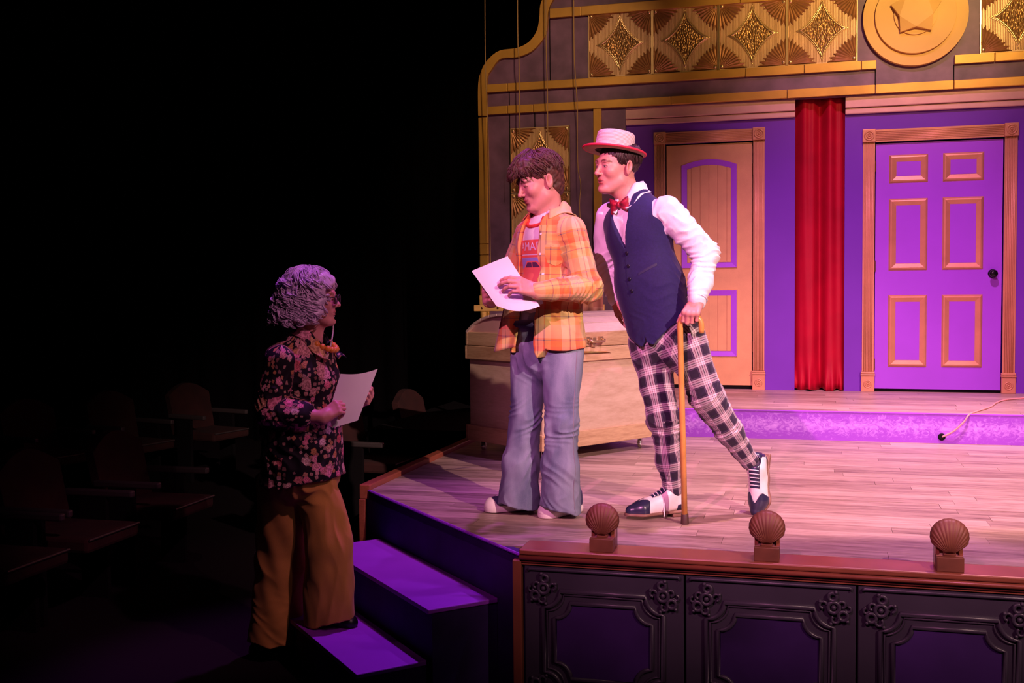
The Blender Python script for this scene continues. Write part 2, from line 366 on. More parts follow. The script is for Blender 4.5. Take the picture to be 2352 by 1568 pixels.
for i in range(3):
    x0, x1 = PX[i]+.004, PX[i+1]-.004; zt, zb = -.042, HALL_Z+.02; w = x1-x0
    t = thing('front_panel', plabels[i], 'panel', ((x0+x1)/2, YF, HALL_Z), group='panels along the stage front')
    MB().box(x0, x1, YF-.004, YF+.012, zb, zt).obj('board', 'panel_grey', t, bevel=.003)
    bead = [(x0+.014, YF-.008, zb+.02), (x0+.014, YF-.008, zt-.022), (x0+.022, YF-.008, zt-.014), (x1-.022, YF-.008, zt-.014), (x1-.014, YF-.008, zt-.022), (x1-.014, YF-.008, zb+.02)]
    MB().tube(bead[1:5], .0075, 8).obj('top_bead', 'panel_grey', t, smooth=True)
    ix0, ix1, iz1, iz0 = x0+.124, x1-.124, zt-.144, zb+.144
    P = notch(ix0-.045, ix1+.045, iz0-.046, iz1+.046, .070, 8)
    MB().tube([(p[0], YF-.010, p[1]) for p in P], .010, 8, closed=True, flat=((0, 1, 0), .9)).obj('outer_moulding', 'panel_grey', t, smooth=True)
    P = notch(ix0-.030, ix1+.030, iz0-.031, iz1+.031, .069, 8)
    MB().tube([(p[0], YF-.006, p[1]) for p in P], .005, 8, closed=True).obj('groove_moulding', 'panel_grey', t, smooth=True)
    P = notch(ix0, ix1, iz0, iz1, .066, 8)
    MB().tube([(p[0], YF-.009, p[1]) for p in P], .009, 8, closed=True, flat=((0, 1, 0), .9)).obj('inner_moulding', 'panel_grey', t, smooth=True)
    MB().prism(notch(ix0+.004, ix1-.004, iz0+.004, iz1-.004, .066, 8), YF-.0065, YF).obj('centre_field', 'panel_in', t)
    for cx, cz, sx, sz in ((x0+.080, zt-.090, 1, 1), (x1-.080, zt-.090, -1, 1), (x0+.080, zb+.09, 1, -1), (x1-.080, zb+.09, -1, -1)):
        o = link('corner_ornament', ORN, None, t); o.matrix_basis = Matrix.Translation((cx, YF-.004, cz)) @ Matrix.Diagonal((sx*1.0, 1, sz*1.0, 1))
# shell footlights on the rail
def shell_mesh(R=.064):
    """scallop: ribs fan out from a hinge at the bottom of a domed, nearly round disc"""
    b = MB(); na, nr = 61, 14; rows = []
    for j in range(nr+1):
        r = j/nr; row = []
        for i in range(na):
            u_ = 2*i/(na-1)-1; a = u_*math.radians(118); ridge = math.cos(u_*PI*15)
            ex, ez = R*1.04*math.sin(a), R*math.cos(a)                     # rim point
            hx, hz = .012*u_, -.058                                        # hinge
            x, z = hx+(ex-hx)*r, hz+(ez-hz)*r; q = min(1, math.hypot(x/R/1.04, z/R))
            row.append((x*(1+.010*ridge*(r > .99)), -.034*math.sqrt(max(0, 1-q*q*.97))-.0013*ridge*math.sin(PI*min(1, r*.75)), z*(1+.010*ridge*(r > .99))))
        rows.append(row)
    b.grid(rows); return b
def shell_light(px_, py_, label):
    Y = YF+.045; p = onY(px_, py_, Y); x = float(p[0])
    t = thing('shell_footlight', label, 'footlight', (x, Y, .026), group='shell footlights along the rail')
    b = MB().box(x-.047, x+.047, Y-.055, Y+.012, .026, .080); b.obj('base_block', 'shell', t, bevel=.003)
    b = MB().box(x-.047, x-.033, Y-.012, Y+.055, .026, .125).box(x+.033, x+.047, Y-.012, Y+.055, .026, .125); b.box(x-.047, x+.047, Y+.04, Y+.055, .026, .115); b.obj('bracket', 'rail', t, bevel=.002)
    s = shell_mesh().xf(lambda v: Vector((x+v.x, Y-.012+v.y*1.0+.10*v.z, .150+v.z)))
    s.obj('shell', 'shell', t, smooth=True, solid=.004)
    MB().box(x-.022, x+.022, Y-.03, Y-.006, .080, .105).obj('shell_foot', 'shell', t, bevel=.003)
shell_light(1386, 1240, 'copper scallop shell footlight beside the denim-clad man, leftmost on the rail')
shell_light(1762, 1260, 'copper scallop shell footlight on the rail below the toe of the two-tone shoe')
shell_light(2179, 1285, 'copper scallop shell footlight at the far right of the rail')

# ------------------------------------------------------------------ portal wall with gold trim
def W(x, y, Y=YP): p = onY(x, y, Y); return (float(p[0]), float(p[2]))
outer_c = [(1101, 267), (1101, 195), (1109, 162), (1124, 138), (1150, 118), (1189, 112), (1216, 99), (1234, 75), (1241, 45), (1243, 15), (1252, -4), (1275, -18), (1330, -28)]
inner_c = [(1121, 267), (1121, 186), (1131, 162), (1153, 136), (1189, 133), (1222, 120), (1246, 96), (1258, 72), (1261, 30), (1270, 6), (1285, -6), (1335, -12)]
def smooth_path(P, k=4):
    out = []
    for i in range(len(P)-1):
        p0, p1, p2, p3 = [np.array(P[max(0, min(len(P)-1, i+d))], float) for d in (-1, 0, 1, 2)]
        for j in range(k):
            t = j/k; out.append(tuple(.5*((2*p1)+(p2-p0)*t+(2*p0-5*p1+4*p2-p3)*t*t+(3*p1-p0-3*p2+p3)*t**3)))
    out.append(tuple(P[-1])); return out
oc = [W(*p) for p in smooth_path(outer_c)]; ic = [W(*p) for p in smooth_path(inner_c)]
xlp = oc[0][0]
zlow = W(1120, 266)[1]; zhead_b = W(1437, 246)[1]
ztop = oc[-1][1]
xpier = W(1437, 400)[0]
poly = [(xlp, PLAT*0)]+oc+[(XR, ztop), (XR, zlow), (xpier, zlow), (xpier, 0)]
portal = MB().prism(poly, YP, YP+.05).obj('wall_portal', 'portal'); tag(portal, 'mottled plum portal wall with gold trim framing the two doors', 'wall', kind='structure')
def trimpiece(name, pts, d=.035, m='gold', bev=.004): return MB().prism(pts, YP-d, YP).obj(name, m, portal, bevel=bev)
# curved border + left upright, in pieces like the photo
trimpiece('curved_trim', oc+ic[::-1])
zj1, zj2, zj3 = W(1104, 585)[1], W(1104, 560)[1], W(1104, 270)[1]
tw = W(1121, 300)[0]-xlp
for z0, z1 in ((PLAT*0, zj1-.004), (zj1, zj2-.004), (zj2, zj3-.004)): trimpiece('upright_trim', [(xlp, z0), (xlp+tw, z0), (xlp+tw, z1), (xlp, z1)])
xi = xlp+tw
def hline(ya, xa, z_off=0): return W(xa, ya)[1]
# horizontal trims (level in the world): z of top and bottom edges read at one place
zl_t, zl_b = W(1130, 246)[1], W(1130, 264)[1]
zm_t, zm_b = W(1130, 195)[1], W(1130, 213)[1]
zt_t, zt_b = W(1270, 22)[1], W(1270, 43)[1]
def hrow(z0, z1, xs, d=.035):
    for a, b in zip(xs[:-1], xs[1:]): trimpiece('rail_trim', [(a+.0015, z0), (b-.0015, z0), (b-.0015, z1), (a+.0015, z1)], d)
X_ = lambda px_, py_: W(px_, py_)[0]
hrow(zl_b, zl_t, [xi, X_(1168, 255), X_(1226, 250), X_(1542, 225), X_(1808, 210), X_(2010, 195), X_(2190, 175), 2.4, XR])
hrow(zm_b, zm_t, [xi, X_(1168, 205), X_(1712, 165), X_(1847, 155), X_(1978, 150), X_(2013, 148)])
hrow(zm_b, zm_t, [X_(2191, 125), X_(2284, 115), 2.3, XR])
hrow(zt_b, zt_t, [X_(1264, 32), X_(1336, 30), X_(1700, 0), X_(1975, 0)])
hrow(zt_b, zt_t, [X_(2240, 0), 2.3, XR])
post = X_(1365, 400); trimpiece('post_trim', [(post, 0), (X_(1383, 400), 0), (X_(1383, 400), zl_b-.002), (post, zl_b-.002)])
# panel joints of the plum wall: thin recess lines as proud strips of the same wall
for px_, z0, z1 in ((1170, zl_t, zm_b), (1170, .4, zl_b), (1264, zm_t, zt_b), (1228, .4, zl_b), (2010, zl_t, zm_b), (2190, zl_t, zm_b)):
    x = X_(px_, 230); MB().box(x-.004, x+.004, YP-.0012, YP, z0, z1).obj('wall_joint', 'black', portal)

# ------------------------------------------------------------------ pressed gold tiles
def star_pts(a, c, p=.72, n=9):
    P = []
    for q in range(4):
        for i in range(n-1):
            t = .5*PI*(q+i/(n-1)); cx, sx = math.cos(t), math.sin(t)
            P.append((a*math.copysign(abs(cx)**(2/p), cx), c*math.copysign(abs(sx)**(2/p), sx)))
    return P
def fan_mesh(R):
    """quarter fan in the +x +z quadrant, ridged, with a notched rim"""
    b = MB(); n = 37; rows = []
    for j in range(7):
        r = j/6; row = []
        for i in range(n):
            a = .5*PI*i/(n-1); k = i % 4; rim = (1.0, .91, .82, .91)[k]*(1-.18*abs(math.sin(2*a)))+.05*(abs(a-.25*PI) > .6)
            rr = R*(r if j < 6 else rim if True else 1)
            if j == 6: rr = R*rim
            else: rr = R*r*.92
            row.append((rr*math.cos(a), -(.004+.010*math.sin(PI*min(1, r*.9))+(.0045 if k in (0,) else -.0035 if k == 2 else 0)*r), rr*math.sin(a)))
        rows.append(row)
    b.grid(rows)
    rows2 = [rows[-1], [(p[0], 0.0, p[2]) for p in rows[-1]]]; b.grid(rows2); return b
FAN = None
def gold_tile(x0, x1, z0, z1, label, group, Y=YP):
    global FAN
    w, h = x1-x0, z1-z0; cx, cz = (x0+x1)/2, (z0+z1)/2
    t = thing('gold_tile', label, 'wall tile', (cx, Y, z0), group=group)
    MB().box(x0, x1, Y-.010, Y, z0, z1).obj('backing', 'gold_tile', t)
    b = MB(); nrib = 44
    for i in range(nrib):
        x = x0+.012+(w-.024)*(i+.5)/nrib; q = (w-.024)/nrib*.28
        b.add([(x-q, Y-.010, z0+.01), (x+q, Y-.010, z0+.01), (x, Y-.0135, z0+.01), (x-q, Y-.010, z1-.01), (x+q, Y-.010, z1-.01), (x, Y-.0135, z1-.01)], [(0, 1, 2), (3, 5, 4), (0, 2, 5, 3), (1, 4, 5, 2)])
    rb = b.obj('ribs', 'gold_tile', t); rb['kind'] = 'stuff'
    # smooth quarter discs behind fans
    sp = star_pts(w*.37, h*.46)
    MB().tube([(cx+p[0], Y-.014, cz+p[1]) for p in sp], .0045, 6, closed=True, flat=((0, 1, 0), .8)).obj('star_rim', 'gold_bright', t, smooth=True)
    sp2 = star_pts(w*.335, h*.415)
    MB().tube([(cx+p[0], Y-.016, cz+p[1]) for p in sp2], .0085, 6, closed=True, flat=((0, 1, 0), .8)).obj('star_moulding', 'gold_bright', t, smooth=True)
    MB().prism([(cx+p[0], cz+p[1]) for p in star_pts(w*.325, h*.40)], Y-.016, Y-.008).obj('star_field', 'hammered', t)
    R = .40*min(w, h)
    if FAN is None:
        FAN = fan_mesh(R).mesh('corner_fan'); FAN.materials.append(M['gold_fan'])
    for sx, sz, ox, oz in ((1, 1, x0, z0), (-1, 1, x1, z0), (1, -1, x0, z1), (-1, -1, x1, z1)):
        o = link('corner_fan', FAN, None, t); k = min(w, h)/TILE_W
        o.matrix_basis = Matrix.Translation((ox+sx*.008, Y-.010, oz+sz*.008)) @ Matrix.Diagonal((sx*k, 1, sz*k, 1)); o.matrix_parent_inverse = world_m(t).inverted()
        MB().ball((ox+sx*.026, Y-.016, oz+sz*.026), .017, 10, 6, (1, .7, 1)).obj('bead', 'gold_bright', t, smooth=True)
    MB().box(x0, x0+.009, Y-.022, Y, z0, z1).obj('edge_bead', 'gold_bright', t); MB().box(x1-.009, x1, Y-.022, Y, z0, z1).obj('edge_bead', 'gold_bright', t)
tx = [X_(1352, 110), X_(1498, 100), X_(1649, 90), X_(1805, 80), X_(1970, 70)]
TILE_W = (tx[4]-tx[0])/4; tz0 = zm_t+.004; tz1 = tz0+TILE_W*.985
for i, lab in enumerate(['pressed gold star tile at the left end of the header row', 'second pressed gold star tile from the left in the header row', 'third pressed gold star tile from the left in the header row', 'pressed gold star tile just left of the round medallion']):
    gold_tile(tx[0]+TILE_W*i+.001, tx[0]+TILE_W*(i+1)-.001, tz0, tz1, lab, 'gold tiles on the header')
xr0 = X_(2250, 60); gold_tile(xr0, xr0+TILE_W, tz0, tz1, 'pressed gold star tile at the right picture edge, right of the medallion', 'gold tiles on the header')
px0, px1 = X_(1174, 400), X_(1310, 400); pw = px1-px0; pz1 = W(1240, 292)[1]
gold_tile(px0, px1, pz1-pw*1.06, pz1, 'upper pressed gold star tile on the left pier, behind the brown-haired head', 'gold tiles on the left pier')
gold_tile(px0, px1, pz1-pw*2.13, pz1-pw*1.07, 'lower pressed gold star tile on the left pier, behind the plaid shirt', 'gold tiles on the left pier')
# ------------------------------------------------------------------ medallion
mc = W(2101, 38); mr = abs(W(2222, 38)[0]-W(1980, 38)[0])/2
t = thing('medallion', 'large round gold medallion with a faceted star on the header', 'medallion', (mc[0], YP, mc[1]-mr))
def disc(r, y0, y1, cz=mc[1], n=64): return MB().prism([(mc[0]+r*math.cos(2*PI*i/n), cz+r*math.sin(2*PI*i/n)) for i in range(n)], y0, y1)
disc(mr, YP-.05, YP).obj('outer_disc', 'medallion', t, bevel=.006)
disc(mr*.77, YP-.080, YP-.05).obj('inner_disc', 'medallion', t, bevel=.004)
disc(mr*.41, YP-.096, YP-.08, mc[1]+.0).obj('centre_disc', 'medallion', t, bevel=.003)
sr = mr*.50; b = MB(); ctr = (mc[0], YP-.15, mc[1]); scz = mc[1]+.02
op = [(mc[0]+sr*math.cos(PI/2+2*PI*i/5), YP-.115, scz+sr*math.sin(PI/2+2*PI*i/5)) for i in range(5)]
ip = [(mc[0]+sr*.66*math.cos(PI/2+2*PI*(i+.5)/5), YP-.150, scz+sr*.66*math.sin(PI/2+2*PI*(i+.5)/5)) for i in range(5)]
obk = [(p[0], YP-.096, p[2]) for p in op]; ibk = [(p[0], YP-.096, p[2]) for p in ip]
b.add(op+ip+obk+ibk, [(5, 6, 7, 8, 9)]+[(i, 5+(i-1) % 5, 5+i) for i in range(5)]+[(i, 5+i, 15+i, 10+i) for i in range(5)]+[(5+(i-1) % 5, i, 10+i, 15+(i-1) % 5) for i in range(5)])
b.obj('faceted_star', 'medallion', t)

# ------------------------------------------------------------------ door flats, crown moulding, curtain
xw0, xc0, xc1 = float(onY(1437, 500, YW)[0]), float(onY(1826, 500, YW)[0]), float(onY(1940, 500, YW)[0])
wz1 = zl_b+.05
def flat(name, x0, x1, hx0, hx1, hz, label):
    b = MB(); b.prism([(x0, PLAT), (hx0, PLAT), (hx0, hz), (hx1, hz), (hx1, PLAT), (x1, PLAT), (x1, wz1), (x0, wz1)], YW, YW+.05)
    o = b.obj(name, 'flat'); tag(o, label, 'wall', kind='structure')
    zc = float(onY((1600 if x1 < .5 else 2100), (257 if x1 < .5 else 212), YW)[2])
    zc1 = zl_b-.022; 
    MB().box(x0, x1, YW-.045, YW, zc1-.075, zc1+.02).obj('crown_board', 'crown', o, bevel=.006)
    MB().box(x0, x1, YW-.028, YW, zc1-.125, zc1-.078).obj('crown_lower', 'crown', o, bevel=.008)
    return o
D1 = dict(x0=float(onY(1531, 500, YW)[0]), x1=float(onY(1728, 500, YW)[0]), z0=float(onY(1727, 885, YW)[2]), z1=float(onY(1727, 326, YW)[2]))
D2 = dict(x0=float(onY(2011, 500, YW)[0]), x1=float(onY(2303, 500, YW)[0]), z0=float(onY(2150, 894, YW)[2]), z1=float(onY(2012, 330, YW)[2]))
flat('wall_left_of_curtain', xw0, xc0, D1['x0']-.012, D1['x1']+.012, D1['z1']+.012, 'violet flat with the gold door, left of the red curtain')
flat('wall_right_of_curtain', xc1, XR, D2['x0']-.012, D2['x1']+.012, D2['z1']+.012, 'violet flat with the violet door, right of the red curtain')
def rosette(t, x0, x1, z0, z1, y):
    b = MB().box(x0, x1, y-.034, YW, z0, z1); b.obj('corner_block', 'casing', t, bevel=.004)
    cx, cz = (x0+x1)/2, (z0+z1)/2; r = min(x1-x0, z1-z0)*.40
    b = MB().tube([(cx+r*.85*math.cos(2*PI*i/20), y-.034, cz+r*.85*math.sin(2*PI*i/20)) for i in range(20)], r*.16, 6, closed=True)
    b.tube([(cx+r*.45*math.cos(2*PI*i/14), y-.034, cz+r*.45*math.sin(2*PI*i/14)) for i in range(14)], r*.14, 6, closed=True); b.ball((cx, y-.034, cz), r*.24)
    b.obj('rosette', 'casing', t, smooth=True)
def casing(t, d, cw=.092, flute=6):
    x0, x1, z0, z1 = d['x0']-.008, d['x1']+.008, PLAT, d['z1']+.012; zb = z0+.165
    for a, b_ in ((x0-cw, x0), (x1, x1+cw)):
        b = MB().box(a, b_, YW-.014, YW, zb, z1)
        s = b.obj('jamb_casing', 'casing', t)
        fb = MB()
        for i in range(flute):
            xx = a+.010+(cw-.020)*(i+.5)/flute; fb.tube([(xx, YW-.0118, zb), (xx, YW-.0118, z1)], (cw-.02)/flute*.42, 6)
        fo = fb.obj('flutes', 'casing', s, smooth=True); fo['kind'] = 'stuff'
        # plinth block
        MB().box(a-.006, b_+.006, YW-.028, YW, z0, zb-.035).obj('plinth_block', 'casing', t, bevel=.003)
        MB().box(a-.010, b_+.010, YW-.036, YW, zb-.034, zb-.020).obj('plinth_cap', 'casing', t, bevel=.003)
        MB().box(a-.008, b_+.008, YW-.031, YW, zb-.018, zb-.002).obj('plinth_cap', 'casing', t, bevel=.003)
        cx, cz = (a+b_)/2, z0+.062
        rb = MB(); 
        for rr, tt in ((.029, .005), (.016, .0045)): rb.tube([(cx+rr*math.cos(2*PI*i/18), YW-.028, cz+rr*math.sin(2*PI*i/18)) for i in range(18)], tt, 6, closed=True)
        rb.ball((cx, YW-.028, cz), .008); rb.obj('rosette', 'casing', t, smooth=True)
        rosette(t, a-.005, b_+.005, z1, z1+.103, YW)
    hd = MB().box(x0, x1, YW-.014, YW, z1, z1+.098); ho = hd.obj('head_casing', 'casing', t)
    fb = MB()
    for i in range(flute):
        zz = z1+.010+.078*(i+.5)/flute; fb.tube([(x0, YW-.0118, zz), (x1, YW-.0118, zz)], .0055, 6)
    fo = fb.obj('flutes', 'casing', ho, smooth=True); fo['kind'] = 'stuff'
# door 1: gold, two plank panels, the upper one arched
d1 = thing('door_1', 'gold painted door with violet-edged plank panels in a fluted casing', 'door', ((D1['x0']+D1['x1'])/2, YW, PLAT), kind='structure')
casing(d1, D1)
YD = YW+.012
def arch(x0, x1, z0, z1, rise, n=14): return [(x0, z0), (x1, z0)]+[(x1+(x0-x1)*i/n, z1-rise+rise*(1-(2*i/n-1)**2)) for i in range(n+1)]
slab = MB().box(D1['x0'], D1['x1'], YD, YD+.04, D1['z0'], D1['z1']).obj('slab', 'gold_door', d1)
MB().box(D1['x0']-.006, D1['x1']+.006, YD+.02, YW+.06, PLAT, D1['z0']+.0).obj('threshold', 'black', d1)
def zpx(y, x=1680): return float(onY(x, y, YD)[2])
def xpx(x, y=600): return float(onY(x, y, YD)[0])
def ring_prism(name, outer, inner, y0, y1, m, parent):
    """flat frame between two outlines with the same number of points, sloping inwards"""
    n = len(outer); v = [(p[0], y0, p[1]) for p in outer]+[(p[0], y1, p[1]) for p in inner]
    b = MB().add(v, [(i, (i+1) % n, n+(i+1) % n, n+i) for i in range(n)]); return b.obj(name, m, parent)
for zA, zB, rise in ((zpx(364), zpx(614), .048), (zpx(666), zpx(818), 0)):
    xa, xb = xpx(1566), xpx(1692); bw = .046
    if rise: o_, i_ = arch(xa, xb, zB, zA, rise), arch(xa+bw, xb-bw, zB+bw, zA-bw, rise*.72)
    else: o_, i_ = arch(xa, xb, zB, zA, 1e-4), arch(xa+bw, xb-bw, zB+bw, zA-bw, 1e-4)
    ring_prism('panel_bevel', o_, i_, YD-.0125, YD-.003, 'door_violet', slab)
    fr = MB(); k = len(o_)
    oo = [(p[0]+(-.006 if p[0] < (xa+xb)/2 else .006), p[1]+(-.006 if p[1] < (zA+zB)/2 else .006)) for p in o_]
    MB().add([(p[0], YD, p[1]) for p in oo]+[(p[0], YD-.0125, p[1]) for p in o_], [(i, (i+1) % k, k+(i+1) % k, k+i) for i in range(k)]).obj('panel_lip', 'gold_door', slab)
    pw_ = (xb-xa-2*bw); edges = [0, .095, .30, .50, .70, .905, 1.0]
    for a, b_ in zip(edges[:-1], edges[1:]):
        xs0, xs1 = xa+bw+pw_*a+.0018, xa+bw+pw_*b_-.0018
        def top(x):
            u_ = (x-(xa+bw))/pw_; return zA-bw-(rise*.72 if rise else 0)+(rise*.72*(1-(2*u_-1)**2) if rise else 0)
        MB().prism([(xs0, zB+bw), (xs1, zB+bw), (xs1, top(xs1)), ((xs0+xs1)/2, top((xs0+xs1)/2)), (xs0, top(xs0))], YD-.0075, YD).obj('plank', 'gold_door', slab)
for zz in (zpx(390), zpx(590), zpx(795)): MB().tube([(D1['x1']+.004, YD-.006, zz-.045), (D1['x1']+.004, YD-.006, zz+.045)], .006, 8).obj('hinge', 'hinge', d1)
# door 2: violet six-panel
d2 = thing('door_2', 'violet six-panel door with copper panel mouldings and a black knob', 'door', ((D2['x0']+D2['x1'])/2, YW, PLAT), kind='structure')
casing(d2, D2)
slab = MB().box(D2['x0'], D2['x1'], YD, YD+.04, D2['z0'], D2['z1']).obj('slab', 'door_violet', d2)
MB().box(D2['x0']-.006, D2['x1']+.006, YD+.02, YW+.06, PLAT, D2['z0']).obj('threshold', 'black', d2)
H2 = D2['z1']-D2['z0']; W2 = D2['x1']-D2['x0']
for ua, ub in ((.108, .418), (.535, .855)):
    for va, vb in ((.838, .955), (.484, .775), (.090, .384)):
        vb = min(vb, .952)
        xa, xb, za, zb_ = D2['x0']+W2*ua, D2['x0']+W2*ub, D2['z0']+H2*va, D2['z0']+H2*vb
        q = lambda e: [(xa+e, za+e), (xb-e, za+e), (xb-e, zb_-e), (xa+e, zb_-e)]
        v = [(p[0], YD, p[1]) for p in q(0)]+[(p[0], YD-.012, p[1]) for p in q(.012)]+[(p[0], YD-.015, p[1]) for p in q(.022)]+[(p[0], YD-.002, p[1]) for p in q(.056)]
        fcs = [(4*r+i, 4*r+(i+1) % 4, 4*r+4+(i+1) % 4, 4*r+4+i) for r in range(3) for i in range(4)]
        MB().add(v, fcs).obj('panel_moulding', 'casing', slab)
        MB().box(xa+.056, xb-.056, YD-.004, YD, za+.056, zb_-.056).obj('raised_panel', 'door_violet', slab)
kx, kz = float(onY(2280, 628, YD)[0]), float(onY(2280, 628, YD)[2])
MB().lathe([(.001, 0), (.036, .0), (.034, .008), (.012, .012), (.011, .034), (.022, .040), (.031, .052), (.029, .066), (.016, .072), (.001, .073)], 20, (kx, YD, kz), 'y').obj('door_knob', 'knob', d2, smooth=True)
for zz in (D2['z1']-.18, D2['z0']+1.0, D2['z0']+.2): MB().tube([(D2['x0']-.002, YD-.006, zz-.045), (D2['x0']-.002, YD-.006, zz+.045)], .006, 8).obj('hinge', 'hinge', d2)
# red curtain between the flats
b = MB(); rows = []; nx = 150; zc0, zc1 = PLAT+.004, zl_b+.03
for j in range(41):
    v = j/40; z = zc0+(zc1-zc0)*v; row = []
    for i in range(nx):
        u_ = i/(nx-1); spread = 1+.03*(1-v)
        ph = u_*2*PI
        y = .034*math.sin(ph*2.3+.5+.4*v)+.014*math.sin(ph*4.1+1.1-.5*v)+.004*math.sin(ph*6.3+2*v)
        y += -.05*max(0, (.09-v)/.09)**1.5*(.6+.5*math.sin(ph*3.1+1)+.4*math.sin(ph*7))
        row.append((xc0-.02+(xc1-xc0+.04)*(.5+(u_-.5)*spread), YW+.03+y, z+(.012*max(0, math.sin(ph*4))*(1 if j == 0 else 0))))
    rows.append(row)
b.grid(rows); cur = b.obj('red_curtain', 'curtain', smooth=True, solid=.004); tag(cur, 'red satin curtain hanging in folds between the two doors', 'curtain')
bk = MB().box(xc0-.1, xc1+.1, YW+.16, YW+.18, PLAT, zl_b+.1).obj('wall_behind_curtain', 'black'); tag(bk, 'dark backing behind the red curtain', 'wall', kind='structure')

# ================================================================== PROPS
# ------------------------------------------------------------------ barrel-top trunk on casters
TC = Vector((-1.569, 6.330, 0)); TD = Vector((.574, .819, 0)); TE = Vector((-.819, .574, 0)); TLn, TDp = 1.03, .774
trunk = thing('trunk', 'large pale wooden barrel-top trunk on casters behind the two men', 'trunk', TC+TD*TLn/2+TE*TDp/2)
def TL(v): return TC+TD*v.x+TE*v.y+Vector((0, 0, v.z))       # local: x along the front, y into the depth, z up
def tbox(x0, x1, y0, y1, z0, z1, name, m, bev=.004, par=None): return MB().box(x0, x1, y0, y1, z0, z1).xf(TL).obj(name, m, par or trunk, bevel=bev)
tbox(.022, TLn-.022, .022, TDp-.022, .085, .63, 'body', 'trunk')
for zz, hh, nm in ((.075, .10, 'base_board'), (.612, .088, 'lid_band'), (.703, .088, 'lid_board')):
    o = .0 if nm != 'lid_board' else .004
    tbox(o, TLn-o, o, o+.024, zz, zz+hh, nm, 'trunk_trim'); tbox(o, TLn-o, TDp-o-.024, TDp-o, zz, zz+hh, nm, 'trunk_trim')
    tbox(o, o+.024, o+.024, TDp-o-.024, zz, zz+hh, nm, 'trunk_trim'); tbox(TLn-o-.024, TLn-o, o+.024, TDp-o-.024, zz, zz+hh, nm, 'trunk_trim')
# curved lid: slats over an arched end panel
zb0, rise = .791, .125; ns = 9
def lidp(s): # s 0..1 across the depth
    return (.006+(TDp-.012)*s, zb0+rise*(1-(2*s-1)**2)**.8)
for i in range(ns):
    a, b_ = lidp(i/ns+.004), lidp((i+1)/ns-.004); dy, dz = b_[0]-a[0], b_[1]-a[1]; l = math.hypot(dy, dz); ny, nz = -dz/l*.016, dy/l*.016
    v = [(x, p[0]-q*ny, p[1]-q*nz) for x in (0, TLn) for p in (a, b_) for q in (0, 1)]
    MB().add(v, [(0, 1, 3, 2), (4, 6, 7, 5), (0, 2, 6, 4), (1, 5, 7, 3), (0, 4, 5, 1), (2, 3, 7, 6)]).xf(TL).obj('lid_slat', 'trunk_top', trunk, bevel=.002)
for x0, x1 in ((.02, .032), (TLn-.032, TLn-.02)):
    P = [lidp(i/20) for i in range(21)]; v = [(x, p[0]*.98+.008, p[1]-.014) for x in (x0, x1) for p in P]; n = 21
    f = [tuple(range(n)), tuple(range(2*n-1, n-1, -1))]+[(i, i+1, n+i+1, n+i) for i in range(n-1)]+[(n-1, 0, n, 2*n-1)]
    MB().add(v, f).xf(TL).obj('lid_end', 'crown', trunk)
# latch handle on the front
hx = TLn*.43
hd = MB(); hd.box(hx-.075, hx-.040, -.010, .004, .728, .765).box(hx+.040, hx+.075, -.010, .004, .728, .765); hp = hd.xf(TL).obj('handle_plate', 'brass', trunk, bevel=.003)
MB().tube([(hx-.06, -.006, .748), (hx-.06, -.035, .742), (hx-.05, -.042, .735), (hx+.05, -.042, .735), (hx+.06, -.035, .742), (hx+.06, -.006, .748)], .0085, 8).xf(TL).obj('handle', 'brass', trunk, smooth=True)
MB().box(hx-.030, hx+.005, -.018, .002, .700, .760).xf(TL).obj('latch', 'brass', trunk, bevel=.004)
for cx, cy in ((.09, .08), (TLn-.09, .08), (.09, TDp-.08), (TLn-.09, TDp-.08)):
    p = TL(Vector((cx, cy, 0)))
    MB().lathe([(.002, -.012), (.026, -.012), (.030, -.006), (.030, .006), (.026, .012), (.002, .012)], 16, (0, 0, 0), 'x').xf(lambda v: Vector((p.x+v.x, p.y+v.y, .030+v.z))).obj('caster_wheel', 'chrome', trunk, smooth=True, angle=40)
    MB().box(p.x-.018, p.x-.014, p.y-.016, p.y+.016, .028, .078).box(p.x+.014, p.x+.018, p.y-.016, p.y+.016, .028, .078).box(p.x-.024, p.x+.024, p.y-.024, p.y+.024, .072, .078).obj('caster_fork', 'chrome', trunk)
# ------------------------------------------------------------------ yellow wooden stand behind the trunk, cloth hung on it
YS = 8.25
def SP(x, y): p = onY(x, y, YS); return float(p[0]), float(p[2])
sx0, sz = SP(1090, 707); sx1, _ = SP(1388, 707); sz = SP(1110, 707)[1]
st = thing('wooden_stand', 'yellow-stained wooden stand with a bolted crossbar and turned legs behind the trunk', 'stand', ((sx0+sx1)/2, YS, 0))
MB().box(sx0, sx1, YS-.02, YS+.02, sz-.026, sz+.024).obj('crossbar', 'yellow_wood', st, bevel=.004)
for i in range(8):
    x = sx0+.07+(sx1-sx0-.14)*i/7; MB().ball((x, YS-.022, sz), .010, 8, 6, (1, .6, 1)).obj('bolt', 'hinge', st, smooth=True)
for x in (SP(1111, 700)[0], sx1-.1):
    MB().box(x-.030, x+.030, YS-.018, YS+.018, sz+.0245, sz+.10).obj('upright', 'yellow_wood', st, bevel=.004)
    MB().lathe([(.024, 0.002), (.016, .06), (.026, .12), (.018, .2), (.022, .45), (.017, sz-.16), (.030, sz-.13), (.019, sz-.10), (.022, sz-.03)], 12, (x, YS, 0)).obj('turned_leg', 'yellow_wood', st, smooth=True)
    MB().box(x-.02, x+.02, YS-.2, YS+.2, 0.0, .03).obj('foot', 'yellow_wood', st, bevel=.004)
